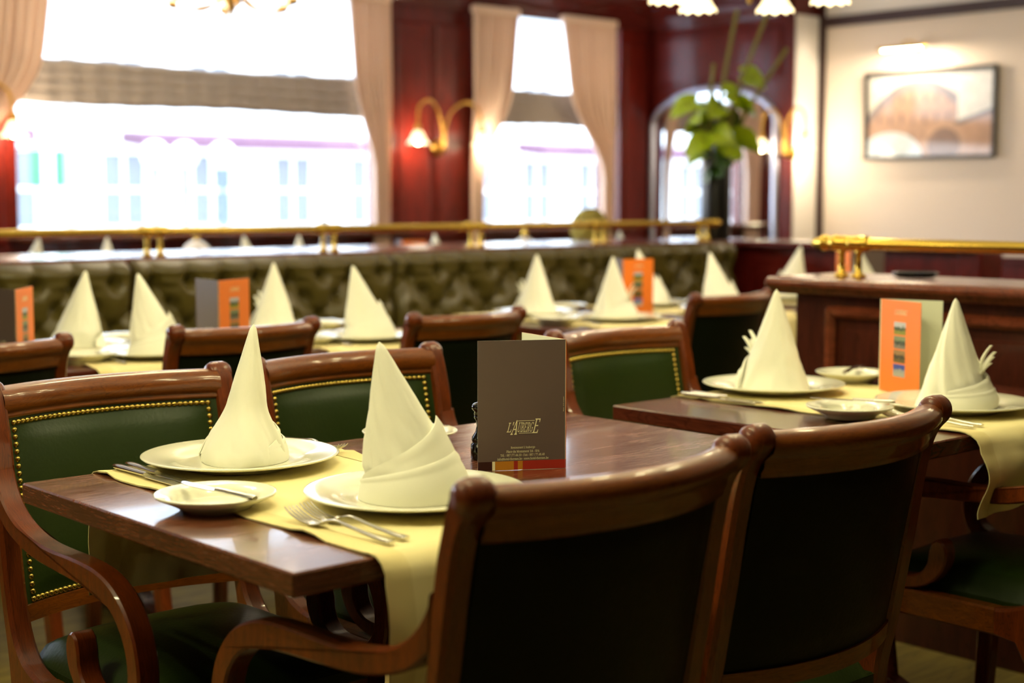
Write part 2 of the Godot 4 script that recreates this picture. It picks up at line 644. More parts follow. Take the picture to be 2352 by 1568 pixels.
func curtain(t0: float, t1: float, b0: float, b1: float, label: String) -> void:
	var st := S()
	var rows := []
	for i in 25:
		var s := i / 24.0
		var y := 2.40 - s * 1.52
		var k := 0.18 * minf(s / 0.33, 1.0) + 0.82 * smoothstep(0.30, 0.70, s)
		var x0 := lerpf(t0, b0, k)
		var x1 := lerpf(t1, b1, k)
		var r := PackedVector3Array()
		for j in 61:
			var u := j / 60.0
			var fold := sin(u * TAU * 7.0 + sin(s * 3.0) * 0.6) * 0.022 + sin(u * TAU * 3.0 + 1.0) * 0.008
			r.append(Vector3(lerpf(x0, x1, u), y, ZW + 0.09 + fold))
		rows.append(r)
	sheet(st, rows, Vector3(0, 0, -0.003))
	var c := thing("curtain", label, "curtain")
	put("drape", done(st), M.curtain, c)
	var hd := S()
	box(hd, Vector3((t0 + t1) / 2, 2.41, ZW + 0.09), Vector3(t1 - t0, 0.05, 0.06), 0.01)
	put("heading", done(hd), M.curtain, c)

func blind(x0: float, x1: float, label: String) -> void:
	var b := thing("roman_blind", label, "blind")
	var st := S()
	var rows := []
	for i in 7:
		var y := 2.45 - i * 0.085
		var r := PackedVector3Array()
		for j in 41:
			r.append(Vector3(lerpf(x0 + 0.01, x1 - 0.01, j / 40.0), y, ZW - 0.06 + 0.004 * sin(j * 0.7) + (0.006 if i % 3 == 0 else 0.0)))
		rows.append(r)
	sheet(st, rows, Vector3(0, 0, -0.002))
	put("blind_cloth", done(st), M.blind, b)
	for k in 4:
		var f := S()
		rows = []
		for i in 9:
			var a := PI * 1.2 * i / 8.0 - 0.2
			var r := PackedVector3Array()
			for j in 161:
				var u := j / 160.0
				var sag := 0.010 * sin(u * 9.0 + k) + 0.004 * sin(u * 60.0)
				var yc := 1.915 - 0.055 * k - 0.025 + sag * 0.5
				r.append(Vector3(lerpf(x0 + 0.015, x1 - 0.015, u), yc + 0.036 * cos(a), ZW - 0.055 + 0.028 * sin(a) + k * 0.006 + 0.006 * sin(u * 110.0)))
			rows.append(r)
		sheet(f, rows, Vector3(0, 0, -0.003))
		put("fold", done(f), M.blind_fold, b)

# ------------------------------------------------------------------ the street
func _outside() -> void:
	var ground := mk(Color(0.72, 0.72, 0.72), 0.8)
	slab(-40, 90, -0.5, -0.35, -70, -7.74, "street", ground)
	var white := mk(Color(0.93, 0.93, 0.92), 0.8)
	var blue := mk(Color(0.37, 0.41, 0.46), 0.2)
	var specs := [
		[2.0, 14.2, -30.0, 9.0, "long white town house with shop awning seen through the wide window"],
		[14.9, 24.0, -31.0, 10.0, "white shop house with broad openings across the street"],
		[24.7, 46.0, -30.0, 8.5, "white house across the street behind the narrow window"]]
	for s in specs:
		var b := thing("house", s[4], "building", Vector3(s[0], -0.35, s[2]))
		var w: float = s[1] - s[0]
		var st := S()
		box(st, Vector3(w / 2, s[3] / 2, -3.0), Vector3(w, s[3], 6.0), 0.05)
		put("wall", done(st), white, b)
		var rf := S()
		for q in [[Vector3(-0.1, s[3], 0.4), Vector3(w + 0.1, s[3], 0.4), Vector3(w + 0.1, s[3] + 2.5, -3.0), Vector3(-0.1, s[3] + 2.5, -3.0)], [Vector3(-0.1, s[3], -6.4), Vector3(w + 0.1, s[3], -6.4), Vector3(w + 0.1, s[3] + 2.5, -3.0), Vector3(-0.1, s[3] + 2.5, -3.0)]]:
			poly_out(rf, q, Vector3(w / 2, s[3], -3.0))
		put("roof", done(rf), mk(Color(0.4, 0.38, 0.4), 0.7), b)
		var n := int(w / 2.1)
		for k in n:
			for fl in 2:
				var x := w * (k + 0.5) / n
				var y := 1.75 + fl * 3.2
				var f := S()
				for fx in [-0.55, 0.0, 0.55]:
					box(f, Vector3(x + fx, y, 0.03), Vector3(0.08, 1.7, 0.08), 0.01)
				for fy in [-0.85, 0.0, 0.85]:
					box(f, Vector3(x, y + fy, 0.03), Vector3(1.18, 0.08, 0.08), 0.01)
				var wd := put("window", done(f), white, b)
				var g := S()
				box(g, Vector3(x, y, 0.005), Vector3(1.1, 1.7, 0.02), 0.0)
				put("pane", done(g), blue, wd)
		var aw := S()
		box(aw, Vector3(w / 2, 2.95, 0.5), Vector3(w * 0.8, 0.28, 1.0), 0.03, Transform3D(Basis(Vector3.RIGHT, 0.12), Vector3.ZERO))
		put("awning", done(aw), mk(Color(0.40, 0.26, 0.34), 0.8), b)
	var sg := thing("shop_sign", "green and white hanging shop sign across the street", "sign", Vector3(12.66, 1.45, -28.4))
	for k in 3:
		var st := S()
		box(st, Vector3(0.16 + k * 0.24, 0.35, 0), Vector3(0.24, 0.75, 0.05), 0.01)
		put("stripe", done(st), [mk(Color(0.07, 0.42, 0.27), 0.6), white, mk(Color(0.07, 0.42, 0.27), 0.6)][k], sg)
	var br := S()
	box(br, Vector3(0.4, 0.8, -0.78), Vector3(0.05, 0.05, 1.6), 0.01)
	put("bracket", done(br), mk(Color(0.3, 0.3, 0.3), 0.5), sg)
	for p in [[10.60, -19.5, "globe street lamp nearest the shop sign"], [11.14, -19.6, "globe street lamp in the middle of the wide window view"], [11.66, -19.4, "globe street lamp before the broad shop openings"]]:
		var l := thing("street_lamp", p[2], "street lamp", Vector3(p[0], -0.35, p[1]))
		var st := S()
		lathe(st, [[0.0, 0.0], [0.14, 0.0], [0.14, 0.1], [0.06, 0.2], [0.05, 1.9], [0.07, 2.0], [0.0, 2.0]], 12)
		put("pole", done(st), mk(Color(0.30, 0.36, 0.44), 0.5), l)
		st = S()
		var pr := []
		for i in 11:
			var a := -PI / 2 + PI * i / 10.0
			pr.append([0.2 * cos(a), 2.18 + 0.2 * sin(a)])
		lathe(st, pr, 16)
		put("globe", done(st), white, l)

# ------------------------------------------------------------------ banquette with its shelf and rail
func _banquette() -> void:
	var b := thing("banquette", "long dark olive leather banquette with deep button tufting below the shelf", "banquette")
	var edges := [0.20, 1.40, 2.59, 3.79, 4.98, 6.02]
	var holes := []
	for si in edges.size() - 1:
		var x0: float = edges[si] + 0.006
		var x1: float = edges[si + 1] - 0.006
		var cols := int(round((x1 - x0) / 0.148))
		var dx := (x1 - x0) / cols
		var st := S()
		var rows := []
		var nu := cols * 14
		var spots := []
		for r in 4:
			var yy := 0.868 - 0.078 * r
			for c in cols + 1:
				var xx := x0 + (c + (0.5 if r % 2 == 0 else 0.0)) * dx
				if xx > x0 + 0.03 and xx < x1 - 0.03:
					spots.append(Vector2(xx, yy))
		for i in 47:
			var y := 0.955 - i * 0.0105
			var r := PackedVector3Array()
			for j in nu + 1:
				var x := lerpf(x0, x1, float(j) / nu)
				# diagonal coordinates of the diamond tufting
				var p := (x - x0) / dx
				var q := (0.868 - y) / 0.156
				var a := absf(sin(PI * ((p - 0.5) * 0.5 + q * 0.5) * 1.0))
				var c2 := absf(sin(PI * ((p - 0.5) * 0.5 - q * 0.5) * 1.0))
				var puff := pow(a * c2, 0.42)
				if y > 0.868:
					var k := (y - 0.868) / 0.087
					var pl := pow(absf(sin(PI * (p - 0.5))), 0.5)
					puff = lerpf(pl, 1.0, clampf(k * 0.75, 0.0, 1.0))
				var z := -4.985 + 0.056 * puff
				for sp in spots:
					var dd := Vector2(x - sp.x, (y - sp.y) * 0.9).length()
					if dd < 0.036:
						z -= 0.042 * pow(1.0 - dd / 0.036, 1.2)
				var edge := minf(x - x0, x1 - x)
				if edge < 0.03:
					z -= 0.028 * pow(1.0 - edge / 0.03, 2.0)
				# rolled top
				var top := clampf((y - 0.895) / 0.06, 0.0, 1.0)
				z += 0.016 * sin(top * PI) - 0.045 * top * top
				z += (0.955 - y) * 0.10
				r.append(Vector3(x, y, z))
			rows.append(r)
		grid(st, rows, false, 0)
		# top and back closing strip
		var t0: PackedVector3Array = rows[0]
		var t1 := PackedVector3Array()
		for p3 in t0:
			t1.append(Vector3(p3.x, p3.y, -5.06))
		grid(st, [t1, t0], false, 1)
		var pan := put("back_cushion", done(st), M.bench, b)
		for sp in spots:
			if sp.y < 0.70:
				continue
			var bs := S()
			half_ball(bs, Vector3(sp.x, sp.y, -5.022 + (0.955 - sp.y) * 0.10), Vector3(0, 0, 1), 0.011, 0.6)
			put("button", done(bs), M.button, pan)
	var st2 := S()
	box(st2, Vector3(3.1, 0.25, -5.02), Vector3(6.0, 0.49, 0.10), 0.005)
	put("back_board", done(st2), M.partition, b)
	for si in edges.size() - 1:
		var sc := S()
		box(sc, Vector3((edges[si] + edges[si + 1]) / 2, 0.40, -4.68), Vector3(edges[si + 1] - edges[si] - 0.01, 0.15, 0.52), 0.035)
		put("seat_cushion", done(sc), M.bench, b)
	var bs2 := S()
	box(bs2, Vector3(3.1, 0.16, -4.72), Vector3(5.9, 0.32, 0.42), 0.005)
	put("base", done(bs2), M.partition, b)
	# shelf behind: a low wall with a polished ledge
	slab(0.0, 6.35, 0.0, 0.93, -5.55, -5.08, "wall_shelf", M.mahogany)
	var lg := S()
	box(lg, Vector3(3.2, 0.948, -5.32), Vector3(6.5, 0.036, 0.66), 0.012)
	struct("trim_7", lg, M.ledge)
	gallery("brass_rail", "long brass gallery rail on paired posts above the banquette shelf", Vector3(0.1, 0.966, -5.12), Vector3(6.08, 0.966, -5.12), [0.42, 1.17, 1.97, 2.77, 3.58, 4.39, 5.19, 5.965], 0.028, 0.075)

func gallery(called: String, label: String, a: Vector3, b: Vector3, posts: Array, pair: float, r0: float) -> void:
	var g := thing(called, label, "rail")
	var d := (b - a).normalized()
	var h := 0.092
	var st := S()
	tube(st, [a + Vector3.UP * h, b + Vector3.UP * h], 0.0165, 20)
	put("bar", done(st), M.brass, g)
	for e in [[b, d], [a, -d]]:
		st = S()
		var q := Basis(Quaternion(Vector3.UP, e[1]))
		lathe(st, [[0.0165, -0.075], [0.023, -0.07], [0.0235, -0.05], [0.019, -0.045], [0.019, -0.035], [0.0225, -0.03], [0.023, -0.012], [0.018, -0.006], [0.018, 0.002], [0.014, 0.010], [0.011, 0.02], [0.0, 0.024]], 20, Transform3D(q, e[0] + Vector3.UP * h))
		put("end_knob", done(st), M.brass, g)
	for p in posts:
		for s in [-1.0, 1.0]:
			var c: Vector3 = a + d * (p - (a.x if absf(d.x) > 0.5 else a.z) * (1.0 if d.x + d.z > 0 else -1.0) + s * pair)
			c.y = a.y
			st = S()
			lathe(st, [[0.0, 0.0], [0.021, 0.0], [0.022, 0.005], [0.014, 0.009], [0.0105, 0.014], [0.009, 0.03], [0.0085, 0.06], [0.011, 0.066], [0.011, 0.07], [0.009, 0.078], [0.012, 0.086]], 16, Transform3D(Basis(), c))
			put("post", done(st), M.brass, g)
			st = S()
			var q := Basis(Quaternion(Vector3.UP, d))
			lathe(st, [[0.0166, -0.032], [0.0215, -0.03], [0.0225, -0.02], [0.0225, 0.02], [0.0215, 0.03], [0.0166, 0.032]], 20, Transform3D(q, c + Vector3.UP * h))
			put("collar", done(st), M.brass, g)

func _partitions() -> void:
	# partition with panelled face behind the second table
	var w := slab(3.36, 3.60, 0.0, 0.93, -2.54, 2.2, "wall_partition", M.partition)
	for k in 4:
		var z0 := -2.42 + k * 1.15
		var z1 := z0 + 1.05
		var fr := S()
		for q in [[Vector3(3.352, 0.875, (z0 + z1) / 2), Vector3(0.03, 0.035, z1 - z0)], [Vector3(3.352, 0.17, (z0 + z1) / 2), Vector3(0.03, 0.035, z1 - z0)], [Vector3(3.352, 0.52, z0), Vector3(0.03, 0.74, 0.035)], [Vector3(3.352, 0.52, z1), Vector3(0.03, 0.74, 0.035)]]:
			box(fr, q[0], q[1], 0.011)
		var mo := put("panel_moulding", done(fr), M.ledge, w)
		var ip := S()
		box(ip, Vector3(3.357, 0.52, (z0 + z1) / 2), Vector3(0.012, 0.62, z1 - z0 - 0.09), 0.005)
		put("panel", done(ip), M.partition, mo)
	var lg := S()
	var prof := [[3.40, 0.915], [3.335, 0.918], [3.318, 0.926], [3.312, 0.936], [3.300, 0.941], [3.296, 0.953], [3.302, 0.962], [3.315, 0.966], [3.66, 0.966], [3.672, 0.958], [3.672, 0.945], [3.655, 0.93], [3.60, 0.925]]
	var rows := []
	for z in [-2.60, 2.25]:
		var r := PackedVector3Array()
		for p in prof:
			r.append(Vector3(p[0], p[1], z))
		rows.append(r)
	for i in prof.size() - 1:
		grid(lg, [PackedVector3Array([rows[0][i], rows[1][i]]), PackedVector3Array([rows[0][i + 1], rows[1][i + 1]])], true, 0)
	var cap := []
	for p in prof:
		cap.append(Vector2(p[0], p[1]))
	extrude(lg, cap, 0.012, 0.004, Transform3D(Basis(), Vector3(0, 0, -2.60)))
	struct("trim_8", lg, M.ledge)
	gallery("brass_rail", "brass gallery rail with ringed end on the dark partition behind the second table", Vector3(3.46, 0.966, -2.54), Vector3(3.46, 0.966, 2.1), [-2.435, -1.3, -0.2, 0.9], 0.028, 0.075)
	var tr := S()
	lathe(tr, [[0.0, 0.0], [0.05, 0.0], [0.06, 0.004], [0.065, 0.012], [0.06, 0.014], [0.05, 0.007], [0.0, 0.006]], 24)
	var tray := obj("dish", tr, M.black, self)
	tray.position = Vector3(3.575, 0.967, -2.30)
	tag(tray, "flat black dish lying on the partition ledge beneath the brass rail", "dish")
	# low wall across the far end of the banquette
	var lw := slab(6.15, 6.35, 0.0, 0.93, -5.06, -3.62, "wall_low", M.mahogany)
	for k in 2:
		var z0 := -4.98 + k * 0.60
		var ps := S()
		box(ps, Vector3(6.142, 0.5, z0 + 0.28), Vector3(0.03, 0.66, 0.50), 0.012)
		put("panel", done(ps), M.mahogany, lw)
	var po := S()
	box(po, Vector3(6.20, 0.47, -3.66), Vector3(0.14, 0.95, 0.12), 0.01)
	put("end_post", done(po), M.mahogany, lw)
	var l2 := S()
	box(l2, Vector3(6.25, 0.948, -4.33), Vector3(0.34, 0.036, 1.40), 0.012)
	struct("trim_9", l2, M.mahogany_x)

# ------------------------------------------------------------------ lamps
func shade_shape(scallop: bool) -> SurfaceTool:
	# bell-shaped glass opening downwards, rim at y = 0, neck at y = 0.085
	var st := S()
	var prof := [[0.066, 0.0], [0.060, 0.008], [0.051, 0.022], [0.043, 0.038], [0.036, 0.056], [0.027, 0.072], [0.018, 0.082], [0.014, 0.086]]
	var rows := []
	for side in 2:
		for i in prof.size():
			var p = prof[i] if side == 0 else prof[prof.size() - 1 - i]
			var r := PackedVector3Array()
			for j in 40:
				var a := TAU * j / 40.0
				var k: float = 1.0 - p[1] / 0.086
				var w := 1.0 + (0.07 * k * k * absf(sin(a * 5.0)) if scallop else 0.0)
				var rr: float = p[0] * w - (0.0025 if side == 1 else 0.0)
				r.append(Vector3(cos(a) * rr, p[1] + (0.006 * k * cos(a * 10.0) if scallop else 0.0), sin(a) * rr))
			rows.append(r)
	grid(st, rows, false, 0, true, true)
	return st

func ball(st: SurfaceTool, c: Vector3, r: float, sy := 1.0) -> void:
	var pr := []
	for i in 9:
		var a := -PI / 2 + PI * i / 8.0
		pr.append([r * cos(a), r * sy * sin(a)])
	lathe(st, pr, 16, Transform3D(Basis(), c))

func chandelier(label: String, at: Vector3, n: int, ring: float, turn: float, energy: float, down := true) -> void:
	# at = centre of the shade rims
	var c := thing("chandelier", label, "chandelier", Vector3(at.x, CEIL, at.z), turn)
	var drop := CEIL - at.y
	var st := S()
	var sp := [[0.0, -0.001], [0.07, -0.002], [0.068, -0.02], [0.03, -0.035], [0.012, -0.045], [0.010, -drop + 0.30], [0.030, -drop + 0.27], [0.045, -drop + 0.22], [0.030, -drop + 0.17], [0.018, -drop + 0.13], [0.034, -drop + 0.10], [0.038, -drop + 0.07], [0.022, -drop + 0.035], [0.008, -drop + 0.015], [0.009, -drop + 0.0], [0.0, -drop - 0.012]].map(func(q): return [q[0], q[1] - (0.0 if down or q[1] > -0.06 else 0.04)])
	sp.reverse()
	lathe(st, sp, 24)
	put("stem", done(st), M.brass_dull, c)
	var shm := done(shade_shape(true))
	var bst := S()
	ball(bst, Vector3(0, 0.030, 0), 0.024, 1.25)
	var bm := done(bst)
	for k in n:
		var a := TAU * k / n
		var d := Vector3(cos(a), 0, sin(a))
		st = S()
		var y0 := -drop
		var path := []
		if down:
			path = catmull([d * 0.03 + Vector3.UP * (y0 + 0.19), d * ring * 0.35 + Vector3.UP * (y0 + 0.20), d * ring * 0.7 + Vector3.UP * (y0 + 0.265), d * ring * 0.95 + Vector3.UP * (y0 + 0.22), d * ring + Vector3.UP * (y0 + 0.115)], 6)
		else:
			path = catmull([d * 0.03 + Vector3.UP * (y0 + 0.06), d * ring * 0.4 + Vector3.UP * (y0 - 0.005), d * ring * 0.8 + Vector3.UP * (y0 - 0.02), d * ring + Vector3.UP * (y0 + 0.01)], 6)
		tube(st, path, 0.008, 8)
		put("arm", done(st), M.brass_dull, c)
		st = S()
		if down:
			lathe(st, [[0.020, y0 + 0.080], [0.022, y0 + 0.088], [0.020, y0 + 0.11], [0.012, y0 + 0.125], [0.0, y0 + 0.126]], 16, Transform3D(Basis(), d * ring))
		else:
			lathe(st, [[0.0, y0 - 0.005], [0.016, y0], [0.024, y0 + 0.012], [0.026, y0 + 0.024], [0.012, y0 + 0.03]], 16, Transform3D(Basis(), d * ring))
		put("lamp_cup", done(st), M.brass_dull, c)
		var sh := put("lamp_shade", shm, M.glass_rim, c)
		var bb := put("lamp_bulb", bm, M.glass_glow, c)
		if down:
			sh.position = d * ring + Vector3.UP * y0
			bb.position = d * ring + Vector3.UP * y0
		else:
			sh.transform = Transform3D(Basis(Vector3.RIGHT, PI), d * ring + Vector3.UP * (y0 + 0.106))
			bb.transform = Transform3D(Basis(Vector3.RIGHT, PI), d * ring + Vector3.UP * (y0 + 0.09))
		bulb_light(c, bb.position + Vector3.UP * (0.03 if down else -0.03), energy, 0.03, down)

func sconce(label: String, at: Vector3, n: Vector3, span: float, energy: float, reach := 0.13) -> void:
	# at = point on the wall level with the shade rims, n = out of the wall
	var side := Vector3.UP.cross(n)
	var c := thing("wall_sconce", label, "wall lamp", at)
	var st := S()
	lathe(st, [[0.0, 0.0], [0.055, 0.0], [0.05, 0.012], [0.03, 0.024], [0.012, 0.03], [0.0, 0.034]], 24, Transform3D(Basis(Quaternion(Vector3.UP, n)), Vector3.UP * -0.02))
	put("back_plate", done(st), M.brass_dull, c)
	st = S()
	lathe(st, [[0.0, -0.045], [0.012, -0.04], [0.02, -0.02], [0.013, 0.0], [0.02, 0.03], [0.012, 0.06], [0.018, 0.09], [0.012, 0.12], [0.0, 0.14]], 16, Transform3D(Basis(), n * 0.06))
	put("body", done(st), M.brass_dull, c)
	var shm := done(shade_shape(true))
	var bst := S()
	ball(bst, Vector3(0, 0.026, 0), 0.026, 1.25)
	var bm := done(bst)
	for s in [-1.0, 1.0]:
		var e: Vector3 = side * (s * span) + n * reach
		st = S()
		tube(st, catmull([n * 0.06 + Vector3.UP * 0.06, n * 0.07 + side * (s * span * 0.18) + Vector3.UP * 0.20, n * reach * 0.8 + side * (s * span * 0.55) + Vector3.UP * 0.275, n * reach * 0.92 + side * (s * span * 0.92) + Vector3.UP * 0.23, e + Vector3.UP * 0.11], 7), 0.0085, 8)
		put("arm", done(st), M.brass_dull, c)
		st = S()
		lathe(st, [[0.020, 0.078], [0.022, 0.088], [0.020, 0.11], [0.012, 0.122], [0.0, 0.123]], 16, Transform3D(Basis(), e))
		put("lamp_cup", done(st), M.brass_dull, c)
		var sh := put("lamp_shade", shm, M.glass_rim, c)
		sh.position = e
		var bb := put("lamp_bulb", bm, M.glass_glow, c)
		bb.position = e
		bulb_light(c, e + Vector3.UP * 0.026, energy, 0.025)

func _lamps() -> void:
	chandelier("brass chandelier with glass shades hanging over the nearest walnut table", Vector3(1.18, 2.0, -1.50), 6, 0.28, 0.2, 0.118)
	chandelier("brass chandelier with glass shades hanging over the partition table", Vector3(2.70, 2.0, -1.95), 6, 0.28, 0.9, 0.09)
	chandelier("brass chandelier with glass shades hanging over the aisle past the nearest table corner", Vector3(-0.25, 2.0, -2.3), 6, 0.28, 0.5, 0.17)
	lamp_color = Color(1.0, 0.95, 0.76)
	chandelier("brass chandelier with glass shades hanging over the window-end banquette tables", Vector3(1.9, 2.0, -3.55), 6, 0.28, 0.6, 0.105)
	lamp_color = Color(1.0, 0.92, 0.79)
	chandelier("brass chandelier with scalloped glass shades hanging before the arched wall", Vector3(4.07, 1.855, -3.30), 6, 0.28, 0.35, 0.13)
	chandelier("brass chandelier with upturned cups hanging before the wide window", Vector3(3.60, 2.045, -5.88), 6, 0.29, 0.1, 0.10, false)
	chandelier("brass chandelier with glass shades hanging before the cream picture wall", Vector3(6.7, 2.1, -3.1), 6, 0.28, 0.5, 0.10)
	sconce("two-armed brass wall lamp on the wood pier between the windows", Vector3(6.09, 1.53, ZW + 0.02), Vector3(0, 0, 1), 0.265, 0.22)
	sconce("two-armed brass wall lamp on the pier past the wide window", Vector3(2.94, 1.50, ZW + 0.02), Vector3(0, 0, 1), 0.265, 0.22)
	sconce("two-armed brass wall lamp beside the arched opening", Vector3(XA + 0.018, 1.51, -6.215), Vector3(-1, 0, 0), 0.18, 0.22, 0.085)
	sconce("two-armed brass wall lamp seen through the arched opening", Vector3(10.10, 1.50, ZW + 0.02), Vector3(0, 0, 1), 0.265, 0.22)
	# framed picture and its lamp on the cream wall
	var pic := thing("framed_picture", "framed faded photograph of a pink stone building on the cream wall", "picture", Vector3(XC, 1.725, -5.33), 0.0)
	var w := 0.94
	var h := 0.55
	var fr := S()
	for q in [[Vector3(-0.02, h / 2, 0), Vector3(0.03, 0.022, w + 0.02)], [Vector3(-0.02, -h / 2, 0), Vector3(0.03, 0.022, w + 0.02)], [Vector3(-0.02, 0, w / 2), Vector3(0.03, h, 0.022)], [Vector3(-0.02, 0, -w / 2), Vector3(0.03, h, 0.022)]]:
		box(fr, q[0], q[1], 0.003)
	put("frame", done(fr), mk(Color(0.13, 0.12, 0.10), 0.35), pic)
	var ph := S()
	var r0 := PackedVector3Array([Vector3(-0.012, h / 2, -w / 2), Vector3(-0.012, h / 2, w / 2)])
	var r1 := PackedVector3Array([Vector3(-0.012, -h / 2, -w / 2), Vector3(-0.012, -h / 2, w / 2)])
	ph.set_smooth_group(-1)
	var quad := [[r0[0], Vector2(0, 0)], [r0[1], Vector2(1, 0)], [r1[1], Vector2(1, 1)], [r0[0], Vector2(0, 0)], [r1[1], Vector2(1, 1)], [r1[0], Vector2(0, 1)]]
	for v in quad:
		vtx(ph, v[0], v[1])
	var pm := mk(Color.WHITE, 0.05)
	pm.albedo_texture = ImageTexture.create_from_image(picture_image())
	put("print", done(ph), pm, pic)
	var bk := S()
	box(bk, Vector3(-0.006, 0, 0), Vector3(0.01, h, w), 0.0)
	put("backing", done(bk), M.dark_trim, pic)
	var pl := thing("picture_lamp", "slim brass picture lamp glowing above the framed photograph", "picture lamp", Vector3(XC, 2.14, -5.42))
	var st := S()
	tube(st, catmull([Vector3(0, 0.0, 0), Vector3(-0.08, 0.04, 0), Vector3(-0.17, 0.03, 0), Vector3(-0.20, 0.0, 0)], 6), 0.006, 8)
	put("arm", done(st), M.brass, pl)
	st = S()
	lathe(st, [[0.0, 0.0], [0.03, 0.0], [0.03, 0.012], [0.0, 0.014]], 16, Transform3D(Basis(Quaternion(Vector3.UP, Vector3(-1, 0, 0))), Vector3.ZERO))
	put("back_plate", done(st), M.brass, pl)
	st = S()
	var rows := []
	for i in 9:
		var a := PI * i / 8.0
		rows.append(PackedVector3Array([Vector3(-0.20 + 0.022 * cos(a), 0.022 * sin(a) - 0.01, -0.17), Vector3(-0.20 + 0.022 * cos(a), 0.022 * sin(a) - 0.01, 0.17)]))
	sheet(st, rows, Vector3(0, -0.0015, 0))
	put("shade", done(st), M.brass_dull, pl)
	st = S()
	tube(st, [Vector3(-0.20, -0.008, -0.14), Vector3(-0.20, -0.008, 0.14)], 0.009, 10)
	put("lamp_tube", done(st), M.glass_glow, pl)
	for z in [-0.09, 0.0, 0.09]:
		bulb_light(pl, Vector3(-0.20, -0.008, z), 0.14, 0.008)

func picture_image() -> Image:
	var im := Image.create(320, 192, false, Image.FORMAT_RGB8)
	var n := FastNoiseLite.new(); n.seed = 4; n.frequency = 0.03; n.fractal_octaves = 3
	for y in 192:
		for x in 320:
			var u := x / 320.0
			var v := y / 192.0
			var c := Color(0.86, 0.84, 0.82).lerp(Color(0.9, 0.86, 0.78), v)
			var roof := 0.10 + pow(absf(u - 0.42) * 2.1, 2.2) * 0.55
			if v > roof and u < 0.72:
				c = Color(0.66, 0.50, 0.42)
				if v < roof + 0.12:
					c = Color(0.46, 0.42, 0.44)
				elif fposmod(u * 11.0, 1.0) < 0.28 and fposmod(v * 4.2, 1.0) < 0.55:
					c = Color(0.50, 0.38, 0.36)
			if u >= 0.66 and v > 0.62 - (u - 0.66) * 0.5:
				c = Color(0.70, 0.52, 0.42)
				if v < 0.67 - (u - 0.66) * 0.5:
					c = Color(0.36, 0.30, 0.30)
			var ad := Vector2((u - 0.62) * 1.6, v - 0.86).length()
			if ad < 0.27 and ad > 0.2 and v < 0.95:
				c = Color(0.72, 0.55, 0.45)
			elif ad <= 0.2:
				c = Color(0.48, 0.37, 0.34)
			if Vector2((u - 0.2) * 1.15, v - 0.98).length() < 0.29:
				c = Color(0.80, 0.86, 0.92)
			c = c.lightened(0.22).darkened(0.12 * (0.5 + 0.5 * n.get_noise_2d(x, y)))
			im.set_pixel(x, y, c)
	return im

# ------------------------------------------------------------------ tables
func table(label: String, x0: float, x1: float, z0: float, z1: float, mat: Material, group := "") -> Node3D:
	var t := thing("dining_table", label, "table", Vector3((x0 + x1) / 2, 0, (z0 + z1) / 2), 0.0, group)
	var w := x1 - x0
	var d := z1 - z0
	var st := S()
	box(st, Vector3(0, TY - 0.0155, 0), Vector3(w, 0.031, d), 0.0025)
	put("tabletop", done(st), mat, t)
	for s in [0.0]:
		var cx: float = s * w
		st = S()
		lathe(st, [[0.0, 0.05], [0.075, 0.05], [0.08, 0.09], [0.05, 0.14], [0.038, 0.25], [0.05, 0.38], [0.055, 0.45], [0.036, 0.56], [0.045, 0.66], [0.07, 0.69], [0.07, TY - 0.031], [0.0, TY - 0.031]], 24, Transform3D(Basis(), Vector3(cx, 0, 0)))
		put("pedestal", done(st), M.table_dark, t)
		for k in 2:
			var sg := -1.0 if k == 0 else 1.0
			st = S()
			extrude(st, [Vector2(0.03, 0.03), Vector2(0.03, 0.16), Vector2(0.10, 0.13), Vector2(0.20, 0.065), Vector2(0.29, 0.045), Vector2(0.30, 0.0), Vector2(0.24, 0.0), Vector2(0.22, 0.02)], 0.05, 0.006, Transform3D(Basis(Vector3(0, 0, sg), Vector3.UP, Vector3(-sg, 0, 0)), Vector3(cx, 0, 0)))
			put("foot", done(st), M.table_dark, t)
	return t

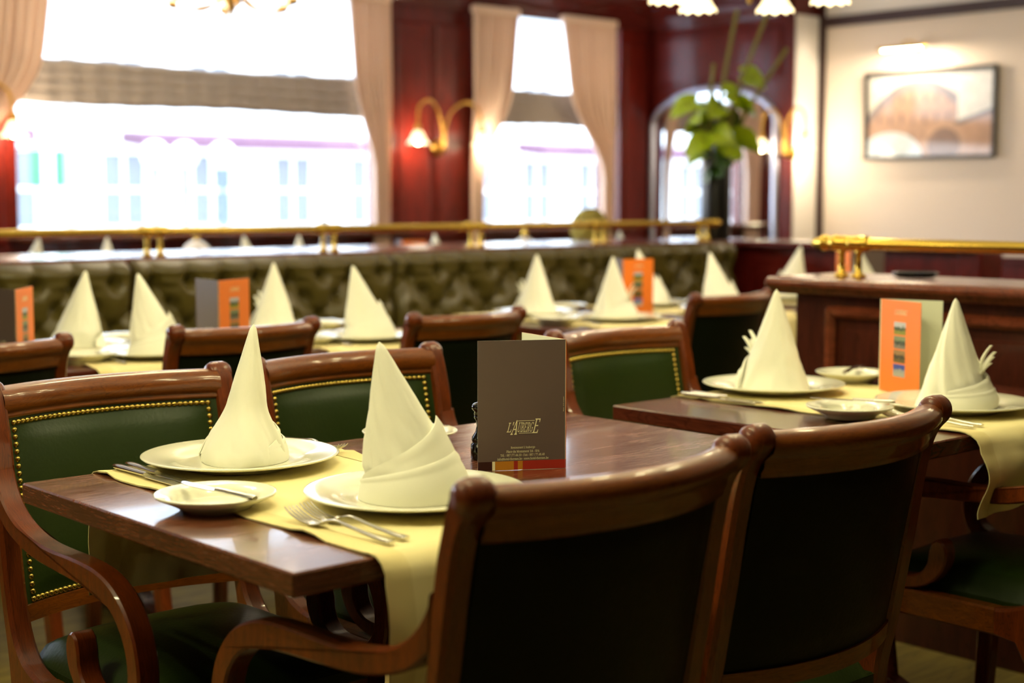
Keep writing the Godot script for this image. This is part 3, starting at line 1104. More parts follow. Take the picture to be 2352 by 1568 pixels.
func runner(label: String, x0: float, x1: float, z0: float, z1: float, drop0: float, drop1: float, seed: int, group := "") -> void:
	# cloth laid across a table from its far edge z0 to its near edge z1, hanging down at both sides
	var n := FastNoiseLite.new(); n.seed = seed; n.frequency = 1.0
	var o := thing("table_runner", label, "table runner", Vector3((x0 + x1) / 2, TY, (z0 + z1) / 2), 0.0, group)
	var path := []     # (z, y, kind)
	for i in 9:
		path.append(Vector2(z0 - 0.022, TY - drop0 + (drop0 - 0.03) * i / 8.0))
	for i in 5:
		var a := PI * 0.5 * i / 4.0
		path.append(Vector2(z0 - 0.022 + 0.030 * (1.0 - cos(a)), TY - 0.024 + 0.0265 * sin(a)))
	for i in 27:
		path.append(Vector2(lerpf(z0 + 0.02, z1 - 0.02, i / 26.0), TY + 0.0022))
	for i in 5:
		var a := PI * 0.5 * i / 4.0
		path.append(Vector2(z1 - 0.01 + 0.036 * sin(a), TY - 0.031 + 0.0335 * cos(a)))
	for i in range(1, 13):
		path.append(Vector2(z1 + 0.026 + 0.012 * sin(i * 0.4), TY - 0.031 - (drop1 - 0.031) * i / 12.0))
	var rows := []
	var cx := (x0 + x1) / 2
	var cz := (z0 + z1) / 2
	for i in path.size():
		var p: Vector2 = path[i]
		var r := PackedVector3Array()
		var hang := p.y < TY - 0.01
		for j in 33:
			var u := j / 32.0
			var e: float = minf(u, 1.0 - u)
			var x := lerpf(x0, x1, u) + (0.006 * n.get_noise_2d(p.x * 7.0, 3.0 if u < 0.5 else 9.0) + (0.004 * n.get_noise_2d(p.y * 9.0, 1.0) if hang else 0.0)) * (1.0 - e * 2.0)
			var y := p.y
			var z := p.x
			if hang:
				z += 0.012 * n.get_noise_2d(x * 6.0, p.y * 3.0) + (0.010 * sin(u * 7.0 + seed) * clampf((TY - p.y) * 4.0, 0.0, 1.0))
			else:
				var lift := maxf(0.0, n.get_noise_2d(p.x * 11.0, 20.0 if u < 0.5 else 40.0)) * 0.010 * maxf(0.0, 1.0 - e / 0.07)
				y += lift + 0.0012 * maxf(0.0, n.get_noise_2d(x * 16.0, p.x * 5.0))
			r.append(Vector3(x - cx, y - TY, z - cz))
		rows.append(r)
	var st := S()
	var back := []
	for i in rows.size():
		var q := PackedVector3Array()
		var t: Vector2 = (path[mini(i + 1, path.size() - 1)] - path[maxi(i - 1, 0)]).normalized()
		for p in rows[i]:
			q.append(p + Vector3(0, -t.x, t.y) * 0.0012)
		back.append(q)
	grid(st, rows, false, 0)
	grid(st, back, true, 1)
	for j in [0, 32]:
		var l0 := PackedVector3Array(); var l1 := PackedVector3Array()
		for i in rows.size():
			l0.append(rows[i][j]); l1.append(back[i][j])
		grid(st, [l0, l1], j == 32, 2)
	put("cloth", done(st), M.runner, o)
	# stitched hems along the long sides and both ends
	for j in [[0, 3], [29, 32]]:
		var hr := []
		for i in rows.size():
			var t: Vector2 = (path[mini(i + 1, path.size() - 1)] - path[maxi(i - 1, 0)]).normalized()
			var q := PackedVector3Array()
			for k in range(j[0], j[1] + 1):
				q.append(rows[i][k] + Vector3(0, t.x, -t.y) * 0.0008)
			hr.append(q)
		st = S()
		grid(st, hr, false, 0)
		put("hem", done(st), M.hem, o)

func _tables() -> void:
	table("polished walnut dining table nearest the camera carrying the upright brown card", 0.945, 2.098, -2.18, -1.432, M.table)
	table("dark polished dining table against the brass-railed partition", 2.245, 3.16, -2.175, -1.45, M.table_dark)
	table("dark dining table before the banquette, with two place settings at the window end", 1.60, 2.325, -4.27, -3.53, M.table_dark)
	table("dark dining table before the middle of the banquette, second from the window end", 2.36, 3.08, -4.27, -3.53, M.table_dark)
	table("long dark dining table before the banquette, laid for four under three tall napkins", 3.44, 4.72, -4.29, -3.51, M.table_dark)
	table("dark dining table at the end of the banquette, half hidden by the partition", 4.86, 5.56, -4.27, -3.40, M.table_dark)
	runner("yellow cloth runner crossing the nearest walnut table", 1.063, 1.478, -2.18, -1.432, 0.205, 0.34, 3)
	runner("yellow cloth runner crossing the table by the partition", 2.445, 2.93, -2.175, -1.45, 0.2, 0.155, 8)
	runner("yellow cloth runner on the banquette table at the window end", 1.74, 2.18, -4.27, -3.53, 0.18, 0.24, 12)
	runner("yellow cloth runner on the second banquette table", 2.46, 2.90, -4.27, -3.53, 0.18, 0.24, 17)
	runner("yellow cloth runner at the near half of the long banquette table", 3.56, 3.98, -4.29, -3.51, 0.18, 0.24, 23)
	runner("yellow cloth runner at the far half of the long banquette table", 4.22, 4.62, -4.29, -3.51, 0.18, 0.24, 29)
	runner("yellow cloth runner on the last banquette table beyond the partition", 5.0, 5.42, -4.27, -3.40, 0.18, 0.24, 31)

# ------------------------------------------------------------------ chairs
# local axes: -z is forward; the finials stand at z = 0.22
func fz(f: float) -> float:
	return 0.22 - f

func bow(x: float) -> float:
	return 0.050 * (1.0 - pow(x / 0.205, 2.0))

func make_chair(called: String, studs_apart: bool) -> Node3D:
	var c := thing(called, "wooden armchair", "chair")
	# outline of the rear post flowing into the leg; x of the outline = forward distance f
	var front := [Vector2(0.021, 0.868), Vector2(0.029, 0.852), Vector2(0.037, 0.828), Vector2(0.048, 0.788), Vector2(0.056, 0.743), Vector2(0.064, 0.68), Vector2(0.073, 0.62), Vector2(0.083, 0.557), Vector2(0.097, 0.50), Vector2(0.114, 0.462), Vector2(0.138, 0.437), Vector2(0.172, 0.423), Vector2(0.205, 0.417)]
	var back := [Vector2(0.03, 0.0), Vector2(0.062, 0.12), Vector2(0.084, 0.25), Vector2(0.090, 0.33), Vector2(0.088, 0.39), Vector2(0.080, 0.445), Vector2(0.066, 0.504), Vector2(0.052, 0.579), Vector2(0.037, 0.66), Vector2(0.024, 0.74), Vector2(0.012, 0.797), Vector2(0.000, 0.826), Vector2(-0.016, 0.844), Vector2(-0.021, 0.858), Vector2(-0.015, 0.873), Vector2(-0.002, 0.8805), Vector2(0.012, 0.877)]
	var outline := catmull(front, 4)
	outline.append_array([Vector2(0.205, 0.366), Vector2(0.160, 0.358), Vector2(0.140, 0.325), Vector2(0.128, 0.25), Vector2(0.104, 0.12), Vector2(0.068, 0.0)])
	outline.append_array(catmull(back, 4))
	# arm: sweeps down from the post, runs level, rolls over and curls up again
	var top := [Vector2(0.054, 0.745), Vector2(0.066, 0.718), Vector2(0.088, 0.690), Vector2(0.122, 0.668), Vector2(0.17, 0.652), Vector2(0.22, 0.644), Vector2(0.28, 0.642), Vector2(0.34, 0.642), Vector2(0.40, 0.638), Vector2(0.445, 0.627), Vector2(0.485, 0.604), Vector2(0.515, 0.570), Vector2(0.531, 0.530), Vector2(0.534, 0.490), Vector2(0.524, 0.456), Vector2(0.502, 0.432), Vector2(0.47, 0.420), Vector2(0.43, 0.417), Vector2(0.39, 0.420), Vector2(0.352, 0.431), Vector2(0.325, 0.450), Vector2(0.308, 0.476), Vector2(0.304, 0.503), Vector2(0.312, 0.522), Vector2(0.326, 0.527)]
	var low := [Vector2(0.338, 0.519), Vector2(0.344, 0.500), Vector2(0.346, 0.480), Vector2(0.356, 0.462), Vector2(0.376, 0.450), Vector2(0.405, 0.446), Vector2(0.44, 0.447), Vector2(0.47, 0.454), Vector2(0.490, 0.470), Vector2(0.500, 0.495), Vector2(0.497, 0.528), Vector2(0.480, 0.560), Vector2(0.452, 0.585), Vector2(0.41, 0.600), Vector2(0.34, 0.607), Vector2(0.25, 0.612), Vector2(0.18, 0.619), Vector2(0.12, 0.635), Vector2(0.085, 0.652), Vector2(0.056, 0.676)]
	var arm := catmull(top, 3)
	arm.append_array(catmull(low, 3))
	for s in [-1.0, 1.0]:
		# maps (f, y, thickness) to local: f -> -z, y -> y, thickness -> x
		var xf := Transform3D(Basis(Vector3(0, 0, -1), Vector3(0, 1, 0), Vector3(1, 0, 0)), Vector3(s * 0.217, 0, 0.22))
		var st := S()
		extrude(st, outline, 0.036, 0.006, xf)
		put("rear_post", done(st), M.chair_y, c)
		st = S()
		extrude(st, arm, 0.036, 0.0035, Transform3D(xf.basis, Vector3(s * 0.219, 0, 0.22)))
		put("arm", done(st), M.chair_y, c)
		st = S()
		var pr := []
		for i in 9:
			var a := PI * i / 8.0
			pr.append([0.0225 * pow(sin(a), 0.32), -0.0225 * cos(a)])
		lathe(st, pr, 24, Transform3D(Basis(Vector3(0, 1, 0), Vector3(1, 0, 0), Vector3(0, 0, 1)), Vector3(s * 0.217, 0.8585, fz(0.001))), 0)
		put("finial", done(st), M.chair_y, c)
		st = S()
		box(st, Vector3(s * 0.217, 0.392, fz(0.335)), Vector3(0.034, 0.052, 0.27), 0.004)
		put("side_rail", done(st), M.chair_x, c)
		st = S()
		extrude(st, [Vector2(0.445, 0.417), Vector2(0.487, 0.417), Vector2(0.487, 0.34), Vector2(0.488, 0.2), Vector2(0.497, 0.0), Vector2(0.467, 0.0), Vector2(0.452, 0.2), Vector2(0.445, 0.34)], 0.038, 0.004, xf)
		put("front_leg", done(st), M.chair_y, c)
	var st := S()
	box(st, Vector3(0, 0.392, fz(0.478)), Vector3(0.40, 0.052, 0.024), 0.004)
	put("front_rail", done(st), M.chair_x, c)
	st = S()
	box(st, Vector3(0, 0.392, fz(0.115)), Vector3(0.40, 0.05, 0.024), 0.004)
	put("back_rail", done(st), M.chair_x, c)
	# seat cushion
	st = S()
	var rows := []
	for i in 21:
		var v := -1.0 + 2.0 * i / 20.0
		var r := PackedVector3Array()
		for j in 21:
			var u := -1.0 + 2.0 * j / 20.0
			var e := (1.0 - pow(absf(u), 5.0)) * (1.0 - pow(absf(v), 5.0))
			r.append(Vector3(u * 0.198, 0.425 + 0.048 * pow(maxf(e, 0.0), 0.45) + 0.010 * (1.0 - u * u) * (1.0 - v * v), fz(0.29) - v * 0.205))
		rows.append(r)
	grid(st, rows, true, 0)
	box(st, Vector3(0, 0.415, fz(0.29)), Vector3(0.396, 0.025, 0.41), 0.004)
	put("seat_cushion", done(st), M.leather, c)
	# crest rail, bowed backwards between the posts
	var prof := [[0.026, 0.816], [0.0305, 0.8185], [0.0315, 0.8225], [0.0275, 0.8255], [0.0310, 0.828], [0.0345, 0.836], [0.0350, 0.845], [0.0315, 0.855], [0.0225, 0.864], [0.008, 0.869], [-0.007, 0.868], [-0.018, 0.861], [-0.022, 0.850], [-0.019, 0.841], [-0.010, 0.834], [-0.004, 0.828], [-0.003, 0.818], [0.002, 0.811], [0.002, 0.804], [0.020, 0.806]]
	rows = []
	for p in prof:
		var r := PackedVector3Array()
		for j in 33:
			var x := lerpf(-0.205, 0.205, j / 32.0)
			r.append(Vector3(x, p[1], fz(p[0] - bow(x))))
		rows.append(r)
	st = S()
	grid(st, rows, false, 0, true)
	put("crest_rail", done(st), M.chair_x, c)
	# lower back rail
	st = S()
	rows = []
	for p in [[0.096, 0.486], [0.092, 0.513], [0.066, 0.515], [0.070, 0.487]]:
		var r := PackedVector3Array()
		for j in 25:
			var x := lerpf(-0.203, 0.203, j / 24.0)
			r.append(Vector3(x, p[1], fz(p[0] - bow(x))))
		rows.append(r)
	for k in 4:
		grid(st, [rows[k], rows[(k + 1) % 4]], false, k)
	put("lower_rail", done(st), M.chair_x, c)
	# upholstered back: front and rear covers
	for side in 2:
		st = S()
		rows = []
		for i in 21:
			var t := i / 20.0
			var y := lerpf(0.820, 0.510, t)
			var r := PackedVector3Array()
			for j in 33:
				var x := lerpf(-0.2, 0.2, j / 32.0)
				var u := x / 0.2
				var v := t * 2.0 - 1.0
				var uu := minf(absf(u) / 0.895, 1.0)
				var vv := minf(absf(v) / 0.900, 1.0)
				var e := (1.0 - pow(uu, 4.0)) * (1.0 - pow(vv, 4.0))
				var f := lerpf(0.022, 0.084, t) - bow(x)
				if side == 0:
					f += 0.004 + 0.019 * pow(maxf(e, 0.0), 0.62)
				else:
					f += -0.012 - 0.006 * pow(maxf(e, 0.0), 0.5)
				r.append(Vector3(x, y, fz(f)))
			rows.append(r)
		grid(st, rows, side == 0, 0)
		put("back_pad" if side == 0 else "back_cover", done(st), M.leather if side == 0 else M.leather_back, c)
	# brass nails round the front pad
	var spots := []
	for j in 40:
		spots.append(Vector2(lerpf(-0.185, 0.185, j / 39.0), 0.8085))
		spots.append(Vector2(lerpf(-0.185, 0.185, j / 39.0), 0.5195))
	for i in range(1, 24):
		for s in [-1.0, 1.0]:
			spots.append(Vector2(s * 0.185, lerpf(0.8085, 0.5195, i / 24.0)))
	var nm := S()
	half_ball(nm, Vector3.ZERO, Vector3(0, 0, -1), 0.0056, 0.85)
	var nail := done(nm)
	var all := S()
	for p in spots:
		var t: float = (0.820 - p.y) / 0.310
		var pos := Vector3(p.x, p.y, fz(lerpf(0.022, 0.084, t) - bow(p.x) + 0.0042))
		if studs_apart:
			var m := put("nail", nail, M.nail, c)
			m.position = pos
			m.rotation.y = atan2(-2.0 * 0.05 * p.x / 0.042, 1.0) * -0.8
		else:
			half_ball(all, pos, Vector3(0, 0, -1), 0.0056, 0.85)
	if not studs_apart:
		put("nail_row", done(all), M.nail, c).set_meta("kind", "stuff")
	return c

func _chairs() -> void:
	var a := make_chair("armchair", false)
	a.position = Vector3(1.247, 0, -1.425)
	tag(a, "wooden armchair, dark leather back turned, at the nearest table beside the hanging runner", "chair")
	var near := [
		[1.779, -1.462, 1.0, "wooden armchair with dark leather back, second at the near side of the walnut table"],
		[2.72, -1.43, 1.0, "wooden armchair with lit green seat at the near side of the partition table"],
		[1.285, -3.385, 0.90, "wooden armchair cut by the picture edge, back turned, before the banquette"],
		[1.968, -3.395, 0.90, "back-turned wooden armchair behind the tall plain napkin, at the window-end banquette table"],
		[2.628, -3.32, 0.87, "back-turned wooden armchair behind the brown card, at the second banquette table"],
		[3.822, -3.37, 0.86, "back-turned wooden armchair beside the dark partition end, at the long banquette table"]]
	for q in near:
		dup(a, q[3], Vector3(q[0], 0, q[1]), 0.0).scale.x = q[2]
	var b := make_chair("armchair", true)
	b.position = Vector3(1.206, 0, -2.18)
	b.rotation.y = PI
	tag(b, "green leather armchair with brass nails, at the corner of the nearest table behind the knives", "chair")
	dup(b, "green leather armchair with brass nails between the two nearest tall napkins", Vector3(1.741, 0, -2.215), PI)
	dup(b, "green leather armchair with brass nails at the far side of the partition table", Vector3(2.556, 0, -2.242), PI).scale.x = 0.97

# ------------------------------------------------------------------ plates, napkins, cutlery
var plate0: Node3D
var bread0: Node3D
var fork0: Node3D
var knife0: Node3D
var nap := []

func make_plate(called: String, r: float, h: float) -> Node3D:
	var c := thing(called, "white plate", "plate")
	var st := S()
	lathe(st, [[0.0, 0.003], [r * 0.52, 0.003], [r * 0.54, 0.0], [r * 0.57, 0.0], [r * 0.60, 0.004], [r * 0.72, h * 0.42], [r * 0.985, h * 0.86], [r, h * 0.95], [r * 0.995, h], [r * 0.97, h * 1.02], [r * 0.72, h * 0.72], [r * 0.66, h * 0.58], [r * 0.60, h * 0.34], [r * 0.52, 0.0075], [r * 0.3, 0.007], [0.0, 0.007]], 72)
	put("dish", done(st), M.china, c)
	return c

func make_fork() -> Node3D:
	var c := thing("fork", "steel fork", "fork")
	var st := S()
	# handle end at z = 0, tines towards -z; slightly arched
	tube(st, catmull([Vector3(0, 0.004, 0), Vector3(0, 0.005, -0.03), Vector3(0, 0.010, -0.08), Vector3(0, 0.014, -0.115), Vector3(0, 0.008, -0.14)], 5), [0.0055, 0.0068, 0.0068, 0.0066, 0.006, 0.006, 0.0055, 0.005, 0.0048, 0.0045, 0.0042, 0.004, 0.0037, 0.0035, 0.0033, 0.0033, 0.0033, 0.0036, 0.004, 0.0055, 0.008], 10, 0.42)
	put("handle", done(st), M.steel, c)
	st = S()
	tube(st, catmull([Vector3(0, 0.0075, -0.138), Vector3(0, 0.004, -0.152), Vector3(0, 0.004, -0.164)], 4), [0.008, 0.0095, 0.0108, 0.0114, 0.0116, 0.0118, 0.0118, 0.0118, 0.0116], 12, 0.16)
	put("root", done(st), M.steel, c)
	for k in 4:
		var x := (k - 1.5) * 0.0063
		st = S()
		tube(st, catmull([Vector3(x, 0.004, -0.160), Vector3(x, 0.006, -0.18), Vector3(x, 0.012, -0.2), Vector3(x * 0.96, 0.019, -0.213)], 4), [0.0023, 0.0022, 0.0022, 0.0021, 0.0021, 0.002, 0.002, 0.0019, 0.0018, 0.0016, 0.0014, 0.0012, 0.0008], 6, 0.7)
		put("tine", done(st), M.steel, c)
	return c

func make_knife(len: float) -> Node3D:
	var c := thing("knife", "steel knife", "knife")
	var st := S()
	var n := 9
	var path := []
	var rad := []
	for i in n:
		var t := i / float(n - 1)
		path.append(Vector3(0, 0.006, -t * len * 0.48))
		rad.append(lerpf(0.0085, 0.0062, t) if i > 0 else 0.006)
	tube(st, path, rad, 12, 0.6)
	put("handle", done(st), M.steel, c)
	st = S()
	var l := len * 0.47
	extrude(st, [Vector2(-0.005, 0.0), Vector2(-0.009, l * 0.15), Vector2(-0.010, l * 0.7), Vector2(-0.004, l * 0.97), Vector2(0.006, l * 1.06), Vector2(0.0085, l * 0.98), Vector2(0.0085, l * 0.1), Vector2(0.005, 0.0)], 0.0018, 0.0004, Transform3D(Basis(Vector3(1, 0, 0), Vector3(0, 0, -1), Vector3(0, 1, 0)), Vector3(0, 0.004, -len * 0.475)))
	put("blade", done(st), M.steel, c)
	return c

# tall napkin cone. lean = offset of the tip, flap = height of the turned-up corner, frill = loose fanned folds
func nap_r(kind: int, t: float) -> float:
	if kind == 2:
		return 0.054 * (1.0 - t) + 0.0045 + 0.0175 * (1.0 - smoothstep(0.06, 0.42, t)) - 0.004 * exp(-t * 40.0)
	if kind == 0:
		return minf(0.076 * (1.0 - t) + 0.0038, 0.064)
	return 0.071 * (1.0 - t) + 0.0035

func make_napkin(lean: Vector2, flap: float, frill: bool, seed: int, kind := 0) -> Node3D:
	var c := thing("napkin", "white napkin", "napkin")
	var n := FastNoiseLite.new(); n.seed = seed; n.frequency = 0.9
	var st := S()
	var rows := []
	var H := 0.222
	for i in 41:
		var t := i / 40.0
		var y := t * H
		# radius: flared foot, long straight taper, blunt tip
		var r := nap_r(kind, t)
		if t > 0.96:
			r *= sqrt(maxf(0.05, 1.0 - pow((t - 0.96) / 0.04, 2.0)))
		var cx := lean.x * pow(t, 0.95) + (0.012 if kind == 0 else 0.0)
		var cz := lean.y * pow(t, 0.95)
		var ring := PackedVector3Array()
		for j in 72:
			var a := TAU * j / 72.0
			var fold := 1.0 + 0.05 * sin(a * 2.0 + 0.6 + t * 2.2) * (1.0 - t) + 0.075 * n.get_noise_2d(cos(a) * 1.6 + t * 1.5, sin(a) * 1.6 + t * 2.0)
			# a rolled edge running up one side
			var da := wrapf(a - 2.2 - t * 0.8, -PI, PI)
			fold += 0.10 * exp(-da * da * 60.0) * smoothstep(0.0, 0.08, t) * (1.0 - t * 0.6)
			fold -= 0.08 * exp(-pow(da - 0.30, 2.0) * 40.0) * (1.0 - t * 0.5)
			ring.append(Vector3(cx + cos(a) * r * fold * 1.05, y, cz + sin(a) * r * fold * 0.92))
		rows.append(ring)
	grid(st, rows, false, 0, false, true)
	var tipc: Vector3 = Vector3(lean.x + (0.012 if kind == 0 else 0.0), H + 0.001, lean.y)
	for j in 72:
		poly_out(st, [tipc, rows[40][j], rows[40][(j + 1) % 72]], Vector3(lean.x, H - 0.05, lean.y))
	put("cone", done(st), M.napkin, c)
	# turned-up cuff wrapped round the foot: low at the back, rising to a pointed corner
	for lay in 2:
		st = S()
		rows = []
		for i in 13:
			var v := i / 12.0
			var r := PackedVector3Array()
			for j in 81:
				var u := j / 80.0
				var a := -0.62 + u * 3.75
				var k := 1.0 - absf(u - 0.21) / (0.21 if u < 0.21 else 0.79)
				var h: float = lerpf(0.024, flap * (1.0 if lay == 0 else 0.60), clampf(k, 0.0, 1.0) if u > 0.21 else pow(maxf(k, 0.0), 0.75))
				h *= smoothstep(-0.02, 0.05, u)
				var y := v * h
				var t := y / H
				var rr := 0.0795 - 0.044 * pow(t / 0.52, 1.2) * (1.0 - 0.2 * k) + 0.0030 * lay + 0.006 * sin(v * PI) * k
				rr += 0.0022 * exp(-pow((v - 0.93) / 0.05, 2.0)) + 0.0016 * lay
				var cone := nap_r(kind, t) + 0.0025
				rr = maxf(rr - 0.010 * smoothstep(0.5, 1.0, u), cone if u > 0.5 else 0.0)
				r.append(Vector3(cos(a) * rr * 1.03 + lean.x * t * 0.25, y + 0.0005, sin(a) * rr * 0.94 + lean.y * t * 0.25))
			rows.append(r)
		if flap > 0.0:
			sheet2(st, rows, 0.0012)
			put("cuff" if lay == 0 else "cuff_fold", done(st), M.napkin, c)
	if frill:
		for k in 5:
			st = S()
			rows = []
			var a0 := 0.15 + k * 0.13
			var hh := [0.088, 0.112, 0.126, 0.104, 0.092][k] as float
			for i in 13:
				var v := i / 12.0
				var out := 0.060 + 0.004 * (k % 2) - 0.016 * sin(v * 2.6) + 0.016 * v * v * v
				var w := 0.020 * (1.0 - pow(v, 3.0) * 0.7)
				var r := PackedVector3Array()
				for j in 7:
					var s := j / 6.0 - 0.5
					var aa: float = a0 + s * w / 0.05
					var o2 := out + 0.004 * cos(s * PI) + (0.006 if k == 1 else 0.0) * v
					r.append(Vector3(cos(aa) * o2, 0.02 + v * (hh - 0.02), sin(aa) * o2))
				rows.append(r)
			sheet2(st, rows, 0.0016)
			put("fanned_fold", done(st), M.napkin, c)
	return c

# cloth wrapped round the y axis, given thickness towards the axis; rows run upwards, columns with rising angle
func sheet2(st: SurfaceTool, rows: Array, th: float) -> void:
	var inner := []
	for r in rows:
		var q := PackedVector3Array()
		for p in r:
			var d := Vector3(p.x, 0, p.z).normalized()
			q.append(p - d * th)
		inner.append(q)
	grid(st, rows, false, 0)
	grid(st, inner, true, 1)
	var n := rows.size()
	grid(st, [inner[0], rows[0]], false, 2)
	grid(st, [rows[n - 1], inner[n - 1]], false, 2)
	var m: int = rows[0].size()
	for e in [0, m - 1]:
		var l0 := PackedVector3Array(); var l1 := PackedVector3Array()
		for i in n:
			l0.append(rows[i][e]); l1.append(inner[i][e])
		grid(st, [l0, l1], e == 0, 3)

func place(src: Node3D, first: Array, label: String, at: Vector3, turn: float, group := "") -> Node3D:
	# the first use moves the prototype itself
	if first[0]:
		first[0] = false
		src.position = at
		src.rotation.y = turn
		tag(src, label, String(src.get_meta("category")), group)
		return src
	return dup(src, label, at, turn, group)

func _settings() -> void:
	plate0 = make_plate("dinner_plate", 0.160, 0.021)
	bread0 = make_plate("bread_plate", 0.086, 0.024)
	fork0 = make_fork()
	knife0 = make_knife(0.215)
	var RY := TY + 0.0035
	var fp := [true]; var fb := [true]; var ff := [true]; var fk := [true]
	# dinner plates
	var plates := [
		[1.268, -2.070, "white dinner plate under the tall plain napkin, on the far half of the nearest runner"],
		[1.297, -1.648, "white dinner plate under the cuffed napkin, on the near half of the nearest runner"],
		[2.665, -2.075, "white dinner plate at the far side of the partition table"],
		[2.705, -1.640, "white dinner plate at the near side of the partition table"],
		[1.915, -3.995, "white dinner plate at the banquette side of the window-end banquette table"],
		[1.990, -3.680, "white dinner plate at the chair side of the window-end banquette table"],
		[2.625, -4.070, "white dinner plate at the banquette side of the second banquette table"],
		[2.715, -3.680, "white dinner plate at the chair side of the second banquette table"],
		[3.755, -4.040, "white dinner plate at the banquette side of the long table, near half"],
		[3.825, -3.680, "white dinner plate at the chair side of the long table, near half"],
		[4.450, -4.110, "white dinner plate at the banquette side of the long table, far half"],
		[4.400, -3.690, "white dinner plate at the chair side of the long table, hidden behind a chair top"],
		[5.200, -3.980, "white dinner plate at the banquette side of the last table beyond the partition"],
		[5.210, -3.580, "white dinner plate at the chair side of the last table beyond the partition"]]
	for p in plates:
		place(plate0, fp, p[2], Vector3(p[0], RY, p[1]), 0.0)
	# napkins: [x, z, turn, kind, label]
	var right := Vector2(0.743, 0.669)     # towards the side of the room with the partition
	var A := make_napkin(Vector2(-0.056, -0.004), 0.118, false, 3, 0)
	var C := make_napkin(Vector2(-0.013, 0.020), 0.085, false, 5, 2)
	var B := make_napkin(Vector2(-0.004, -0.002), 0.070, true, 9, 1)
	var fa := [true]; var fB := [true]; var fC := [true]
	var sr := -0.733                        # turn that brings local +x to the partition side
	var naps := [
		[1.293, -1.652, sr + 0.0, 0, "white cone napkin with a pointed turned-up cuff, on the nearest plate by the forks"],
		[1.272, -2.075, sr + 2.15, 2, "tall plain white cone napkin on the far plate of the nearest table"],
		[2.668, -2.078, sr + 2.75, 1, "white cone napkin with fanned folds, at the far side of the partition table"],
		[2.708, -1.640, sr + 0.25, 1, "white cone napkin with fanned folds, at the near side of the partition table"],
		[1.910, -3.99, sr + 2.6, 0, "white cone napkin nearest the window end of the banquette, on the banquette side"],
		[1.988, -3.675, sr + 0.2, 0, "white cone napkin behind the nearest green chair, on the chair side of the window-end table"],
		[2.622, -4.065, sr + 2.9, 1, "white cone napkin beside the orange and brown card before the tufted leather"],
		[2.708, -3.672, sr + 0.0, 0, "white cone napkin standing above the second green chair top"],
		[3.748, -4.03, sr + 2.9, 1, "white cone napkin with fanned folds at the near end of the long banquette table"],
		[3.795, -3.672, sr + 0.3, 1, "white cone napkin before the red card on the long banquette table"],
		[4.450, -4.11, sr + 0.0, 0, "white cone napkin behind the red card on the long banquette table"],
		[4.398, -3.685, sr + 0.1, 0, "white cone napkin rising over the back-turned chair beside the partition end"],
		[5.200, -3.97, sr + 2.9, 0, "white cone napkin showing over the end of the partition ledge"],
		[5.210, -3.575, sr + 0.2, 0, "white cone napkin showing over the partition ledge beyond the brass posts"]]
	for q in naps:
		if q[3] == 0:
			place(A, fa, q[4], Vector3(q[0], RY + 0.0075, q[1]), q[2])
		elif q[3] == 2:
			place(C, fC, q[4], Vector3(q[0], RY + 0.0075, q[1]), q[2])
		else:
			place(B, fB, q[4], Vector3(q[0], RY + 0.0075, q[1]), q[2])
	# bread plates
	var breads := [
		[1.068, -1.812, TY, "small white bread plate with a knife across it, on bare wood of the nearest table"],
		[1.622, -2.075, TY, "small white bread plate half hidden behind the cuffed napkin"],
		[2.445, -1.715, RY + 0.002, "small white bread plate at the near edge of the partition table"],
		[2.945, -2.060, RY + 0.001, "small white bread plate between the napkin and the orange card by the partition"],
		[3.57, -3.74, RY, "small white bread plate at the corner of the long banquette table"],
		[4.03, -4.16, RY, "small white bread plate on the banquette side of the long table"],
		[2.85, -4.12, RY, "small white bread plate on the banquette side of the second banquette table"],
		[2.52, -3.70, RY, "small white bread plate at the chair side of the second banquette table"],
		[1.79, -3.70, RY, "small white bread plate at the corner of the window-end banquette table"],
		[2.13, -4.12, RY, "small white bread plate behind the brown and orange card on the window-end table"],
		[4.62, -3.95, RY, "small white bread plate at the far end of the long banquette table"]]
	for p in breads:
		place(bread0, fb, p[3], Vector3(p[0], p[2], p[1]), 0.0)
	# forks
	var forks := [
		[1.108, -1.455, 0.05, "steel fork lying outermost by the cuffed napkin, at the runner edge"],
		[1.137, -1.462, 0.05, "steel fork lying next to the plate of the cuffed napkin"],
		[1.462, -2.250, PI - 0.06, "steel fork with tines showing beyond the plain napkin plate"],
		[1.436, -2.245, PI - 0.04, "steel fork mostly hidden by the rim of the plain napkin plate"],
		[2.535, -1.475, 0.03, "steel fork at the near side of the partition table, next to the plate"],
		[2.505, -1.475, 0.03, "steel fork at the near side of the partition table, outermost"],
		[3.62, -3.56, 0.0, "steel fork at the chair side of the long banquette table"],
		[2.565, -3.56, 0.0, "steel fork at the chair side of the second banquette table"],
		[1.835, -3.56, 0.0, "steel fork at the chair side of the window-end banquette table"]]
	for p in forks:
		place(fork0, ff, p[3], Vector3(p[0], RY, p[1]), p[2])
